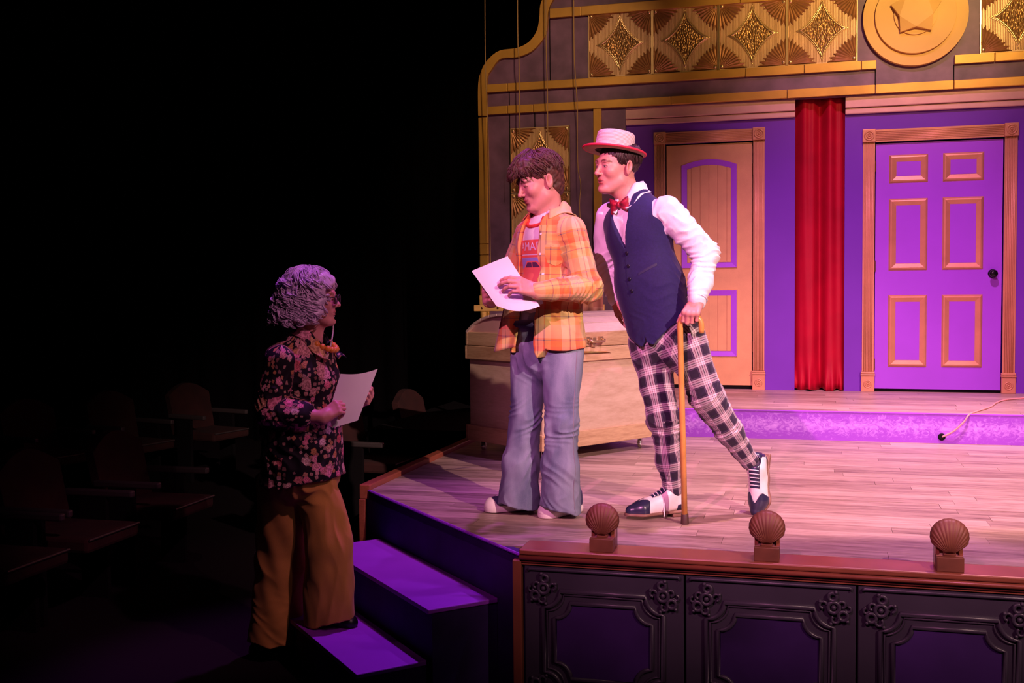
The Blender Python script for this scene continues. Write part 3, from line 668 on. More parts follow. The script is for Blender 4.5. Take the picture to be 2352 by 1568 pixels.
def patch_m():
    m, t, b = nt('patchwork_cloth'); tc = node(t, 'TexCoord'); sx = node(t, 'SeparateXYZ'); L(t, tc.outputs['Object'], sx.inputs[0])
    v = node(t, 'CombineXYZ')
    for k, ax in ((0, 0), (1, 2)): L(t, math_n(t, 'FLOOR', math_n(t, 'MULTIPLY', sx.outputs[ax], 13.)), v.inputs[k])
    wn = node(t, 'TexWhiteNoise', noise_dimensions='2D'); L(t, v.outputs[0], wn.inputs['Vector'])
    r = ramp(t, wn.outputs['Value'], [(0., (.30, .10, .07)), (.35, (.38, .17, .09)), (.6, (.24, .07, .08)), (.85, (.42, .20, .14)), (.97, (.16, .07, .40))])
    L(t, r, b.inputs['Base Color']); b.inputs['Roughness'].default_value = .9; return m
M['patch'] = patch_m()
cx0, _ = SP(1322, 650); cx1, cz0 = SP(1388, 714); _, cz1 = SP(1350, 590)
b = MB(); b.grid([[(cx0+(cx1-cx0)*i/16, YS-.042+.008*math.sin(i*1.1+j*.3), cz0+(cz1-cz0)*j/10) for i in range(17)] for j in range(11)])
tag(b.obj('patchwork_cloth', 'patch', smooth=True, solid=.006), 'brown patchwork cloth with violet patches hung behind the two men', 'cloth')
# ------------------------------------------------------------------ hanging cords
def cord(px_pts, Y, label, r=.0045, m='rope'):
    P = []
    for x, y in smooth_path(px_pts, 5): p = onY(x, y, Y); P.append(tuple(p))
    o = MB().tube(P, r, 6).obj('hanging_cord', m, smooth=True); tag(o, label, 'cord', 'thin cords hanging in front of the portal')
cord([(1113, -420), (1114, 60), (1116, 180), (1121, 300), (1124, 450), (1127, 640)], 8.85, 'thin gold cord hanging along the left gold upright, leftmost cord')
cord([(1187, -420), (1189, 60), (1192, 140), (1193, 240), (1194, 300), (1195, 430)], 8.85, 'gold cord hanging over the left edge of the pier tiles')
cord([(1253, -420), (1254, 60), (1257, 200), (1258, 300), (1259, 420)], 8.85, 'gold cord hanging straight down behind the brown-haired head')
cord([(1316, -420), (1318, 60), (1321, 170), (1326, 240), (1326, 330), (1328, 390), (1334, 425), (1331, 470), (1335, 560), (1337, 640)], 8.85, 'kinked gold cord hanging between the two heads, rightmost cord')
P = [onZ(2168, 1001, .045), onZ(2185, 992, .05)]
P = [onY(2164, 1003, YR-.012), onY(2190, 990, YR-.03), onY(2215, 967, YR-.03), onY(2226, 952, YR-.012), onZ(2245, 944, PLAT+.006), onZ(2275, 934, PLAT+.006), onZ(2288, 925, PLAT+.006), onZ(2310, 918, PLAT+.006), onZ(2352, 914, PLAT+.006), onZ(2420, 909, PLAT+.006)]
P = smooth_path([tuple(p) for p in P], 5)
co = MB().tube(P, .006, 8).obj('floor_cord', 'pink_cord', smooth=True); tag(co, 'rose cord running over the platform edge into a black hole', 'cord')
p = onY(2163, 1003, YR-.006)
MB().lathe([(.002, 0), (.024, 0), (.024, .006), (.015, .010), (.002, .004)], 18, (float(p[0]), YR-.004, float(p[2])), 'y').obj('grommet', 'black', plat, smooth=True)
# ------------------------------------------------------------------ theatre seats in the dark
def seat(pos, rz, label):
    t = thing('theatre_seat', label, 'theatre seat', (pos[0], pos[1], HALL_Z), 'empty theatre seats in the dark')
    R = Matrix.Rotation(rz, 4, 'Z'); tf = lambda v: Vector((pos[0], pos[1], pos[2])) + (R @ v)
    n = 14; P = [(-.24, .42), (-.25, .75)]+[(-.25+.5*i/n, .78+.10*math.sin(PI*i/n)) for i in range(n+1)]+[(.25, .75), (.24, .42)]
    MB().prism([(x, z) for x, z in P], .16, .22).xf(lambda v: tf(Vector((v.x, v.y+(v.z-.42)*.22, v.z)))).obj('backrest', 'seat', t, smooth=True, bevel=.02, angle=35)
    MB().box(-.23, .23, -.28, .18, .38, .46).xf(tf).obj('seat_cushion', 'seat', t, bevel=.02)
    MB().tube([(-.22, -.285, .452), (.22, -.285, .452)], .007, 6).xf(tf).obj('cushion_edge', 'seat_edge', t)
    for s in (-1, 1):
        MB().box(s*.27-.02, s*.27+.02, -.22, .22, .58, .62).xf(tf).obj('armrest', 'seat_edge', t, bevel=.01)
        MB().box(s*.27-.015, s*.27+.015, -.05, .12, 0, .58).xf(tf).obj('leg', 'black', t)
e0, e1 = onZ(110, 1270, -.20), onZ(520, 1122, -.20)
rd = Vector((e1[0]-e0[0], e1[1]-e0[1], 0)).normalized(); rza = math.atan2(rd.y, rd.x)
labs = ['dark theatre seat nearest the left picture edge, front row', 'dark theatre seat in the middle of the front row at left', 'dark red theatre seat of the front row closest to the grey-haired woman']
for i, px_ in enumerate(((80, 1282), (255, 1216), (440, 1150))):
    p = onZ(*px_, -.20); nrm = Vector((-rd.y, rd.x, 0)); q = Vector((p[0], p[1], 0))+nrm*.26; seat((q.x, q.y, HALL_Z), rza, labs[i])
labs = ['dark theatre seat of the back row above the left picture corner', 'dark theatre seat in the middle of the back row', 'dark theatre seat of the back row nearest the flowered blouse']
for i, px_ in enumerate(((110, 1010), (300, 985), (480, 960))):
    p = onZ(*px_, -.10); q = Vector((p[0], p[1], 0)); seat((q.x, q.y, HALL_Z), rza-.25, labs[i])
labs = ['dark theatre seat just right of the grey-haired woman', 'dark theatre seat beside the left edge of the stage']
for i, px_ in enumerate(((835, 1060), (985, 1015))):
    p = onZ(*px_, -.20); seat((p[0], p[1]+.2, HALL_Z), rza-.1, labs[i])

# ================================================================== PEOPLE: implicit-surface modelling
F4 = np.float32
def V3(*a): return np.array(a, dtype=np.float64)
def unit(v): v = np.asarray(v, float); return v/np.linalg.norm(v)
class SDF:
    """smooth unions and cuts of rounded cones, ellipsoids and boxes, meshed with surface nets"""
    def __init__(s): s.p = []; s.disp = None
    def _add(s, fn, lo, hi, k, op): s.p.append((fn, np.asarray(lo, F4), np.asarray(hi, F4), k, op)); return s
    def cone(s, a, b, ra, rb, k=.02, op='u', flat=None):
        a = np.asarray(a, F4); b = np.asarray(b, F4); ba = b-a; bb = max(float(ba@ba), 1e-9); R = max(ra, rb)
        if flat is None:
            def fn(P):
                q = P-a; t = np.clip(q@ba/bb, 0, 1); q = q-t[:, None]*ba
                return np.sqrt((q*q).sum(1))-(ra+(rb-ra)*t)
        else:
            n = np.asarray(unit(flat[0]), F4); f = flat[1]; R = R*max(1, f)
            def fn(P):
                q = P-a; t = np.clip(q@ba/bb, 0, 1); q = q-t[:, None]*ba; qn = q@n; q = q+(qn*(1/f-1))[:, None]*n
                return (np.sqrt((q*q).sum(1))-(ra+(rb-ra)*t))*min(f, 1.)
        return s._add(fn, np.minimum(a, b)-R, np.maximum(a, b)+R, k, op)
    def chain(s, pts, rs, k=.02, op='u', flat=None):
        for i in range(len(pts)-1): s.cone(pts[i], pts[i+1], rs[i], rs[i+1], k, op, flat)
        return s
    def ell(s, c, r, R=None, k=.02, op='u'):
        c = np.asarray(c, F4); r = np.asarray(r, F4); R = np.eye(3, dtype=F4) if R is None else np.asarray(R, F4); m = float(r.max())
        def fn(P):
            q = ((P-c)@R)/r; k0 = np.sqrt((q*q).sum(1)); w = q/r; k1 = np.sqrt((w*w).sum(1))+1e-6
            return k0*(k0-1)/k1
        return s._add(fn, c-m, c+m, k, op)
    def box(s, c, h, R=None, r=.005, k=.01, op='u'):
        c = np.asarray(c, F4); h = np.asarray(h, F4)-r; R = np.eye(3, dtype=F4) if R is None else np.asarray(R, F4); m = float(np.linalg.norm(h)+r)
        def fn(P):
            q = np.abs((P-c)@R)-h; return np.sqrt((np.maximum(q, 0)**2).sum(1))+np.minimum(q.max(1), 0)-r
        return s._add(fn, c-m, c+m, k, op)
    def fn(s, f, lo=(-9,)*3, hi=(9,)*3, k=.005, op='s'): return s._add(f, lo, hi, k, op)
    def _ev(s, P, fine=True):
        lo, hi = P.min(0), P.max(0); d = np.full(len(P), .25, F4)
        for fn, a, b, k, op in s.p:
            m = k+.05
            if op != 'i' and ((a-m > hi).any() or (b+m < lo).any()): continue
            e = fn(P).astype(F4)
            if op == 'u':
                if k > 0: h = np.clip(.5+.5*(d-e)/k, 0, 1); d = d+(e-d)*h-k*h*(1-h)
                else: d = np.minimum(d, e)
            else:
                if op == 's': e = -e
                if k > 0: h = np.clip(.5-.5*(d-e)/k, 0, 1); d = d+(e-d)*h+k*h*(1-h)
                else: d = np.maximum(d, e)
        if fine and s.disp is not None: d = d-s.disp(P)
        return d
    def ev(s, P, fine=True, ch=16384):
        P = np.asarray(P, F4); o = np.lexsort((P[:, 0], np.floor(P[:, 1]*12), np.floor(P[:, 2]*12))); out = np.empty(len(P), F4)
        for i in range(0, len(P), ch): j = o[i:i+ch]; out[j] = s._ev(P[j], fine)
        return out
    def mesh(s, h, newton=1):
        lo = np.min([a for _, a, _, _, op in s.p if op == 'u'], 0)-.03; hi = np.max([b for _, _, b, _, op in s.p if op == 'u'], 0)+.03
        B = 8; nb = np.ceil((hi-lo)/(h*B)).astype(int)+1
        I = np.stack(np.meshgrid(*[np.arange(n) for n in nb], indexing='ij'), -1).reshape(-1, 3)
        cen = (lo+(I+.5)*h*B).astype(F4); d = s.ev(cen, False); I = I[np.abs(d) < h*B*1.15+.012]
        loc = np.stack(np.meshgrid(*[np.arange(B+1)]*3, indexing='ij'), -1).reshape(-1, 3)
        nvox = nb*B+2; vv, ci, sg = [], [], []
        I = I[np.lexsort((I[:, 0], I[:, 1], I[:, 2]//2))]
        edges = [(0, 1), (2, 3), (4, 5), (6, 7), (0, 2), (1, 3), (4, 6), (5, 7), (0, 4), (1, 5), (2, 6), (3, 7)]
        corner = np.array([[(c >> 2) & 1, (c >> 1) & 1, c & 1] for c in range(8)])
        for q in range(0, len(I), 24):
            J = I[q:q+24]; G = (J[:, None, :]*B+loc[None])
            D = s._ev((lo+G.reshape(-1, 3)*h).astype(F4)).reshape(len(J), B+1, B+1, B+1)
            C = np.stack([D[:, c[0]:c[0]+B, c[1]:c[1]+B, c[2]:c[2]+B] for c in corner], -1)
            neg = C < 0; act = neg.any(-1) & ~neg.all(-1)
            if not act.any(): continue
            w = np.argwhere(act); cv = C[act]; acc = np.zeros((len(w), 3)); cnt = np.zeros(len(w))
            for a, b in edges:
                x = (cv[:, a] < 0) != (cv[:, b] < 0)
                if x.any():
                    t = cv[x, a]/(cv[x, a]-cv[x, b]); acc[x] += corner[a]+t[:, None]*(corner[b]-corner[a]); cnt[x] += 1
            cell = J[w[:, 0]]*B+w[:, 1:]; vv.append(lo+(cell+acc/cnt[:, None])*h); ci.append(cell); sg.append(cv)
        if not vv: return np.zeros((0, 3)), np.zeros((0, 4), int)
        v = np.concatenate(vv); ci = np.concatenate(ci); cv = np.concatenate(sg)
        key = (ci[:, 0]*nvox[1]+ci[:, 1])*nvox[2]+ci[:, 2]; o = np.argsort(key); ks = key[o]
        def find(c):
            kk = (c[:, 0]*nvox[1]+c[:, 1])*nvox[2]+c[:, 2]; p = np.clip(np.searchsorted(ks, kk), 0, len(ks)-1); return np.where(ks[p] == kk, o[p], -1)
        quads = []
        for c1, (ax, bx) in ((4, (1, 2)), (2, (2, 0)), (1, (0, 1))):
            n0 = cv[:, 0] < 0; n1 = cv[:, c1] < 0; x = np.where(n0 != n1)[0]; c = ci[x]
            e1 = np.zeros(3, int); e1[ax] = 1; e2 = np.zeros(3, int); e2[bx] = 1
            i0, i1, i2, i3 = x, find(c-e1), find(c-e1-e2), find(c-e2); ok = (i1 >= 0) & (i2 >= 0) & (i3 >= 0)
            f = np.stack([i0, i1, i2, i3], 1); fl = ~n0[x]; f[fl] = f[fl][:, ::-1]; quads.append(f[ok])
        for _ in range(newton):
            e = h*.5; d0 = s.ev(v); g = np.stack([s.ev(v+np.eye(3)[i]*e)-d0 for i in range(3)], 1)/e
            st = (d0/np.maximum((g*g).sum(1), .2))[:, None]*g; ln = np.linalg.norm(st, axis=1, keepdims=True); v = v-st*np.minimum(1, h*.8/np.maximum(ln, 1e-9))
        return v, np.concatenate(quads)[:, ::-1]
def np_mesh(name, v, quads, attrs=None):
    me = bpy.data.meshes.new(name); me.vertices.add(len(v)); me.vertices.foreach_set('co', np.asarray(v, F4).ravel())
    n = len(quads); me.loops.add(n*4); me.loops.foreach_set('vertex_index', quads.astype(np.int32).ravel()); me.polygons.add(n)
    me.polygons.foreach_set('loop_start', (np.arange(n)*4).astype(np.int32)); me.polygons.foreach_set('loop_total', np.full(n, 4, np.int32))
    me.polygons.foreach_set('use_smooth', np.ones(n, bool)); me.update(calc_edges=True)
    for k, a in (attrs or {}).items():
        at = me.attributes.new(k, 'FLOAT_VECTOR', 'POINT'); at.data.foreach_set('vector', np.asarray(a, F4).ravel())
    return me
def merge(parts):
    vs, qs, tn, k = [], [], [], 0
    for v, q, t in parts: vs.append(v); qs.append(q+k); tn.append(t); k += len(v)
    return np.concatenate(vs), np.concatenate(qs), np.concatenate(tn)
def sdf_obj(name, S, h, m, parent, chart=None):
    v, q = S.mesh(h); at = {}
    if chart is not None: at['uvw'] = chart(v)
    return link(name, np_mesh(name, v, q, at), m, parent)
def charts(v, groups):
    """cloth coordinates: groups = list of (polyline, reference dir, mean radius, offset); nearest limb axis wins (distance / radius)"""
    best = np.full(len(v), 1e9); uv = np.zeros((len(v), 3))
    for gi, (pts, ref, R, off) in enumerate(groups):
        pts = [np.asarray(p, float) for p in pts]; cum = 0.
        for a, b in zip(pts[:-1], pts[1:]):
            ba = b-a; l = np.linalg.norm(ba); ax = ba/l; t = (v-a)@ba/(l*l); tc = np.clip(t, 0, 1); q = v-a-tc[:, None]*ba
            d = np.linalg.norm(q, axis=1)/R; x = unit(np.asarray(ref)-ax*(np.asarray(ref)@ax)); y = np.cross(ax, x)
            qq = v-a-t[:, None]*ba; ang = np.arctan2(qq@y, qq@x); w = d < best; best[w] = d[w]
            uv[w, 0] = ang[w]*R+off[0]; uv[w, 1] = (cum+t*l)[w]+off[1]; uv[w, 2] = gi; cum += l
    return uv
def frame(fwd, up=(0, 0, 1)):
    """columns: side (left), forward, up"""
    f = unit(fwd); s_ = unit(np.cross(up, f)); u_ = np.cross(f, s_); return np.stack([s_, f, u_], 1)
def waves(amp, scale, seed, n=7, stretch=(1, 1, 1)):
    rg = np.random.default_rng(seed); K = rg.normal(size=(n, 3))*np.asarray(stretch); K = (K/np.linalg.norm(K, axis=1)[:, None]*rg.uniform(.6, 1.5, n)[:, None]*2*PI/scale).astype(F4); ph = rg.uniform(0, 6.28, n).astype(F4)
    def fn(P):
        d = np.zeros(len(P), F4)
        for i in range(n): d += np.sin(P@K[i]+ph[i]+1.5*np.sin(P@K[(i+1) % n]*.5))
        return d*(amp/math.sqrt(n))
    return fn
def folds(items):
    """cloth folds: (centre, reach, direction across the folds, wavelength, amplitude, seed); ridges wander and fade irregularly"""
    it = []
    for c, r, dr, w, a, sd in items:
        rg = np.random.default_rng(int(abs(sd)*1000)+11); K = rg.normal(size=(3, 3)); K = K/np.linalg.norm(K, axis=1)[:, None]*2*PI/np.array([r*1.3, r*1.9, r*1.1])[:, None]
        it.append((np.asarray(c, F4), r, np.asarray(unit(dr), F4), w*1.5, a, float(rg.uniform(0, 6)), K.astype(F4)))
    def fn(P):
        d = np.zeros(len(P), F4)
        for c, r, dr, w, a, ph, K in it:
            q = P-c; g = np.exp(-(q*q).sum(1)/(r*r)); m = g > .02
            if not m.any(): continue
            q = q[m]; s_ = q@dr; n0 = np.sin(q@K[0]+ph); n1 = np.sin(q@K[1]+ph*1.7); n2 = np.sin(q@K[2]+ph*.6)
            x = np.sin(2*PI*s_/w+ph+1.6*n0+.9*n1); d[m] += a*g[m]*(1.15-1.7*np.abs(x))*(.45+.55*n2*n2+.25*n1)
        return d
    return fn
def addf(*fs): return lambda P: sum(f(P) for f in fs)

# ---- skin
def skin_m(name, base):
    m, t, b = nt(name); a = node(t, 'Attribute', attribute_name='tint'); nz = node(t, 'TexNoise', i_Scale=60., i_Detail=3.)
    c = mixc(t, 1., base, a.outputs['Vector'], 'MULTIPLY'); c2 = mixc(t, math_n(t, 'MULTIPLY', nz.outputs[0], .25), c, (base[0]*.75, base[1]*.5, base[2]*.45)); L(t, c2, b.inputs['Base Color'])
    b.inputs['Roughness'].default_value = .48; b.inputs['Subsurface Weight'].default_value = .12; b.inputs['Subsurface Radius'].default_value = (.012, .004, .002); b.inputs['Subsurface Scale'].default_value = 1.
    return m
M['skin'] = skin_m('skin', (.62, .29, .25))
def push_out(o, S, gap, first=0):
    """lift the vertices of a small mesh so that they lie at least gap outside the surface S"""
    v = np.array([p.co[:] for p in o.data.vertices])
    for _ in range(6):
        d = S.ev(v); e = .004; g = np.stack([S.ev(v+np.eye(3)[i]*e)-d for i in range(3)], 1)/e; g /= np.maximum(np.linalg.norm(g, axis=1, keepdims=True), .3); st = g*np.clip(gap-d, 0, .02)[:, None]; st[:first] = 0; v = v+st
    o.data.vertices.foreach_set('co', v.astype(F4).ravel()); o.data.update(); return v
def blob(p, c, r, soft=.5):
    d = np.linalg.norm((p-np.asarray(c))/np.asarray(r), axis=1); return np.clip((1-d)/soft, 0, 1)[:, None]
def head_mesh(pos, R, neck_base, neck_r, fem=False, h=.0021, lids=.5, mouth=.0, smile=0., browlift=0.):
    """local: x forward, y left, z up, origin between the ears. Returns (v, quads, tint) in world space."""
    S = SDF(); w = .93 if fem else 1.
    S.ell((-.018, 0, .030), (.098, .076*w, .086), k=0)
    S.ell((.028, 0, -.030), (.064, .060*w, .088), k=.03)
    S.cone((.010, .046*w, -.070), (.064, .020, -.104), .024, .019, .03); S.cone((.010, -.046*w, -.070), (.064, -.020, -.104), .024, .019, .03)
    S.ell((.081, 0, -.104), (.018, .022, .017), k=.018)                           # chin
    S.cone((.080, -.036, .022), (.080, .036, .022), .0115, .0115, .02)              # brow ridge
    for s_ in (-1, 1):
        S.ell((.062, s_*.043*w, -.026), (.024, .020, .022), k=.026)                   # cheek
        S.ell((.098, s_*.0315, .003), (.016, .0175, .0125), k=.010, op='s')            # socket
        S.ell((.0775, s_*.0315, .002), (.0125, .0150, .0115), k=.003)                  # eye with lids
        S.cone((.0872, s_*.020, .0075), (.0845, s_*.043, .0065), .0030, .0026, .003)   # upper lid fold
    S.cone((.086, 0, .012), (.109, 0, -.026), .0068, .0088, .012)
    S.ell((.110, 0, -.031), (.0115, .0105, .0095), k=.006)
    for s_ in (-1, 1): S.ell((.099, s_*.0120, -.0345), (.0095, .0068, .0070), k=.005)
    for s_ in (-1, 1): S.ell((.1035, s_*.0062, -.0425), (.0055, .0034, .0040), k=.002, op='s')
    S.ell((.078, 0, -.062), (.018, .027, .024), k=.014)                            # muzzle
    o_ = mouth
    S.chain([(.086, -.023, -.0655+smile*.006), (.0915, -.009, -.0612), (.0930, 0, -.0625), (.0915, .009, -.0612), (.086, .023, -.0655+smile*.006)], [.0022, .0032, .0028, .0032, .0022], .005)
    S.chain([(.085, -.021, -.0690+smile*.006-o_*.5), (.0905, -.007, -.0735-o_), (.0905, .007, -.0735-o_), (.085, .021, -.0690+smile*.006-o_*.5)], [.0022, .0036, .0036, .0022], .005)
    S.chain([(.091, -.023, -.0668+smile*.007), (.100, 0, -.0675-o_*.4), (.091, .023, -.0668+smile*.007)], [.0010, .0014+o_*.6, .0010], .003, 's')
    S.cone((.098, -.012, -.088), (.098, .012, -.088), .007, .007, .010, 's')
    for s_ in (-1, 1):
        Re = np.array([[.97, 0, -.25], [0, 1, 0], [.25, 0, .97]])@np.array([[math.cos(.35*s_), -math.sin(.35*s_), 0], [math.sin(.35*s_), math.cos(.35*s_), 0], [0, 0, 1]])
        c = np.array([-.016, s_*.080*w, -.010]); S.ell(c, (.0215, .0088, .0350), Re, k=.006)
        S.ell(c+np.array([.003, s_*.0100, .005]), (.0135, .0100, .0215), Re, k=.003, op='s'); S.ell(c+np.array([.012, s_*.002, -.006]), (.006, .005, .007), k=.004)
    nb = R.T@(np.asarray(neck_base)-np.asarray(pos))
    S.cone((-.028, 0, -.055), nb, neck_r, neck_r*1.12, .03)
    S.cone((.030, 0, -.095), nb*.6+np.array([.016, 0, -.02]), neck_r*.45, neck_r*.6, .03)
    v, q = S.mesh(h, 2); t = np.ones((len(v), 3))
    def paint(mask, col): nonlocal t; t = t*(1-mask)+np.asarray(col)*mask
    for s_ in (-1, 1): paint(blob(v, (.07, s_*.045, -.030), (.035, .026, .024), 1.)*.35, (1.05, .62, .62))
    for s_ in (-1, 1): paint(blob(v, (-.013, s_*.079*w, -.005), (.014, .012, .020), .5)*.55, (.62, .30, .30))
    paint(blob(v, (.112, 0, -.033), (.014, .014, .012), 1.)*.3, (1.05, .7, .68))
    paint(blob(v, (.094, 0, -.0615-.0), (.016, .023, .0068), .4)*.8, (.72, .24, .28)); paint(blob(v, (.094, 0, -.0735-o_), (.016, .022, .0072), .4)*.8, (.80, .28, .32))
    paint(blob(v, (.097, 0, -.0668-o_*.4), (.022, .024, .0022+o_*.55), .5)*.9, (.16, .05, .06))
    for s_ in (-1, 1):
        ez = .0015-.004*(1-lids)
        if lids > .1:
            paint(blob(v, (.089, s_*.0315, ez), (.014, .0135, .0026+.0056*lids), .25), (1.2, 2.1, 2.5))
            paint(blob(v, (.0915, s_*.0325+.002, ez-.0005), (.012, .0060, .0026+.0054*lids), .3), (.05, .05, .06))
        a = np.abs(v[:, 1]-s_*.0315)/.0150; arc = ez+(.0034+.0058*lids)*(1-a*a)-.001
        paint((np.clip(1-np.abs(v[:, 2]-arc)/.0030, 0, 1)*(a < 1)*(v[:, 0] > .070))[:, None]*.97, (.05, .03, .03))
        arc2 = .0225+browlift-.0035*(a*1.25-.3)**2+.002*(1-a)
        br = (np.clip(1-np.abs(v[:, 2]-arc2)/.0058, 0, 1)*(np.abs(v[:, 1]-s_*.033)/.021 < 1)*(v[:, 0] > .055))[:, None]
        paint(np.clip(br*1.9, 0, 1)*.9, (.16, .10, .10) if not fem else (.5, .38, .36))
    for s_ in (-1, 1): paint(blob(v, (.1035, s_*.0062, -.0425), (.007, .0045, .004), .5)*.8, (.25, .10, .10))
    return v@R.T+np.asarray(pos), q, t
def hand_prims(S, W_, F_, N_, thumb, curls, spread=.0, thumb_dir=None, sc=1., thumb_curl=.3):
    """W_ wrist, F_ towards the knuckles, N_ out of the back of the hand, thumb +1/-1 chooses the thumb side (F x N)"""
    F_ = unit(F_); N_ = unit(N_-F_*(N_@F_)); T = np.cross(F_, N_)*thumb; L_ = .092*sc
    rot = lambda v, ax, a: v*math.cos(a)+np.cross(ax, v)*math.sin(a)+ax*(ax@v)*(1-math.cos(a))
    lens = [(.044, .027, .023), (.049, .031, .024), (.045, .029, .023), (.035, .022, .021)]; offs = [.031, .0105, -.0105, -.031]; rad = [.0098, .0102, .0096, .0084]
    for i in range(4):
        kn = W_+F_*L_*(1, 1.03, .98, .90)[i]+T*offs[i]*sc; S.cone(W_+T*offs[i]*.55*sc-N_*.004, kn-N_*.003, .0175*sc, .0125*sc, .014)
        d = unit(F_+T*offs[i]*spread*10); p = kn; ax = -np.cross(N_, F_)*1.0; ax = np.cross(F_, -N_)
        for j in range(3):
            d = rot(d, ax, curls[i][j]); e = p+d*lens[i][j]*sc; S.cone(p, e, rad[i]*(1-.07*j)*sc, rad[i]*(1-.07*(j+1))*sc, .003 if j else .006); p = e
    tb = W_+F_*.022*sc+T*.026*sc-N_*.010; td = unit(thumb_dir) if thumb_dir is not None else unit(F_*.75+T*.55-N_*.35); p = tb
    S.cone(W_+F_*.03*sc, tb+td*.02, .016*sc, .016*sc, .012)
    ax = np.cross(td, -N_); ax = unit(ax) if np.linalg.norm(ax) > 1e-3 else T
    for j, l in enumerate((.040, .034, .028)):
        e = p+td*l*sc; S.cone(p, e, (.0145, .0118, .0108)[j]*sc, (.0118, .0108, .0088)[j]*sc, .006); p = e; td = rot(td, ax, thumb_curl)
def hand_mesh(elbow, W_, F_, N_, thumb, curls, **kw):
    S = SDF(); e = np.asarray(elbow, float); W_ = np.asarray(W_, float); N_ = np.asarray(N_, float); fl = (unit(N_), .78)
    S.cone(W_+(e-W_)*.55, W_, .040, .027, .01, flat=None); S.cone(W_, W_+unit(F_)*.02, .027, .026, .015)
    hand_prims(S, W_, np.asarray(F_, float), N_, thumb, curls, **kw)
    v, q = S.mesh(.0026, 1); t = np.ones((len(v), 3)); return v, q, t
def core_mesh(prims, h=.011):
    S = SDF()
    for pts, rs in prims: S.chain(pts, rs, .03)
    v, q = S.mesh(h); return v, q, np.ones((len(v), 3))
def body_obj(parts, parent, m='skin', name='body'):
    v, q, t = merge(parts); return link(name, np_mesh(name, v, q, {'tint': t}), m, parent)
def head_R(fwd, tilt=0.):
    """columns are local x (forward), y (left), z (up) in world; tilt rolls the head about its forward axis"""
    f = unit(fwd); l = unit(np.cross((0, 0, 1), f)); u_ = np.cross(f, l); l2 = l*math.cos(tilt)+u_*math.sin(tilt); u2 = np.cross(f, l2); return np.stack([f, l2, u2], 1)
def J(x, y, Y): return np.asarray(onY(x, y, Y), float)
# ---- cloth materials driven by the cloth coordinates 'uvw'
def uv_nodes(t):
    a = node(t, 'Attribute', attribute_name='uvw'); s_ = node(t, 'SeparateXYZ'); L(t, a.outputs['Vector'], s_.inputs[0]); return s_.outputs[0], s_.outputs[1], a
def stripes(t, x, period, stops, off=0.):
    f = math_n(t, 'FRACT', math_n(t, 'ADD', math_n(t, 'DIVIDE', x, period), off)); n = node(t, 'ValToRGB'); n.color_ramp.interpolation = 'CONSTANT'; e = n.color_ramp.elements
    while len(e) < len(stops): e.new(.5)
    for i, (p, c) in enumerate(stops): e[i].position = p; e[i].color = (*c, 1)
    L(t, f, n.inputs[0]); return n.outputs[0]
def plaid(name, pu, su, pv, sv, rough=.85, weave=900., mixf=.5, offu=0., offv=0.):
    m, t, b = nt(name); u, v, a = uv_nodes(t); c = mixc(t, mixf, stripes(t, u, pu, su, offu), stripes(t, v, pv, sv, offv))
    w = math_n(t, 'MULTIPLY', math_n(t, 'SINE', math_n(t, 'MULTIPLY', math_n(t, 'ADD', u, v), weave*2.)), .5)
    nz = node(t, 'TexNoise', i_Scale=14., i_Detail=3.); L(t, a.outputs['Vector'], nz.inputs['Vector'])
    c = mixc(t, math_n(t, 'MULTIPLY_ADD', nz.outputs[0], .3, -.05), c, (.1, .06, .05)); L(t, c, b.inputs['Base Color'])
    b.inputs['Roughness'].default_value = rough; b.inputs['Sheen Weight'].default_value = .15; b.inputs['Specular IOR Level'].default_value = .2
    n2 = node(t, 'TexNoise', i_Scale=90., i_Detail=3.); L(t, a.outputs['Vector'], n2.inputs['Vector']); bp = node(t, 'Bump', i_Strength=.15, i_Distance=.003); L(t, n2.outputs[0], bp.inputs['Height']); L(t, bp.outputs[0], b.inputs['Normal'])
    return m
OR, YE, TA, RD, DK = (.78, .22, .05), (.62, .46, .13), (.74, .48, .24), (.76, .13, .05), (.16, .10, .12)
M['plaid_shirt'] = plaid('orange_plaid_cotton', .17, [(0, OR), (.12, YE), (.25, DK), (.28, YE), (.42, OR), (.50, RD), (.60, TA), (.72, DK), (.75, TA), (.90, OR)],
    .19, [(0, TA), (.18, OR), (.22, DK), (.245, OR), (.38, RD), (.50, YE), (.66, DK), (.68, YE), (.86, TA)])
NV, WH, MV, PK = (.010, .007, .026), (.66, .56, .58), (.10, .06, .12), (.26, .08, .13)
tart = [(0, NV), (.40, MV), (.44, NV), (.47, WH), (.55, PK), (.58, WH), (.66, NV), (.69, WH), (.77, PK), (.80, WH), (.88, NV), (.91, MV), (.955, NV)]
M['tartan'] = plaid('navy_white_plaid_wool', .086, tart, .088, tart)
def denim():
    m, t, b = nt('faded_denim'); u, v, a = uv_nodes(t); mp = node(t, 'Mapping'); mp.inputs['Scale'].default_value = (1, .35, 1); L(t, a.outputs['Vector'], mp.inputs[0])
    n1 = node(t, 'TexNoise', i_Scale=9., i_Detail=4.); L(t, mp.outputs[0], n1.inputs['Vector']); n2 = node(t, 'TexNoise', i_Scale=420., i_Detail=2.); L(t, a.outputs['Vector'], n2.inputs['Vector'])
    f = math_n(t, 'MULTIPLY_ADD', n2.outputs[0], .20, math_n(t, 'MULTIPLY', n1.outputs[0], .90)); L(t, ramp(t, f, [(.36, (.085, .11, .19)), (.74, (.33, .36, .48))]), b.inputs['Base Color'])
    b.inputs['Roughness'].default_value = .9; b.inputs['Specular IOR Level'].default_value = .15
    bp = node(t, 'Bump', i_Strength=.2, i_Distance=.002); L(t, n2.outputs[0], bp.inputs['Height']); L(t, bp.outputs[0], b.inputs['Normal']); return m
M['denim'] = denim()
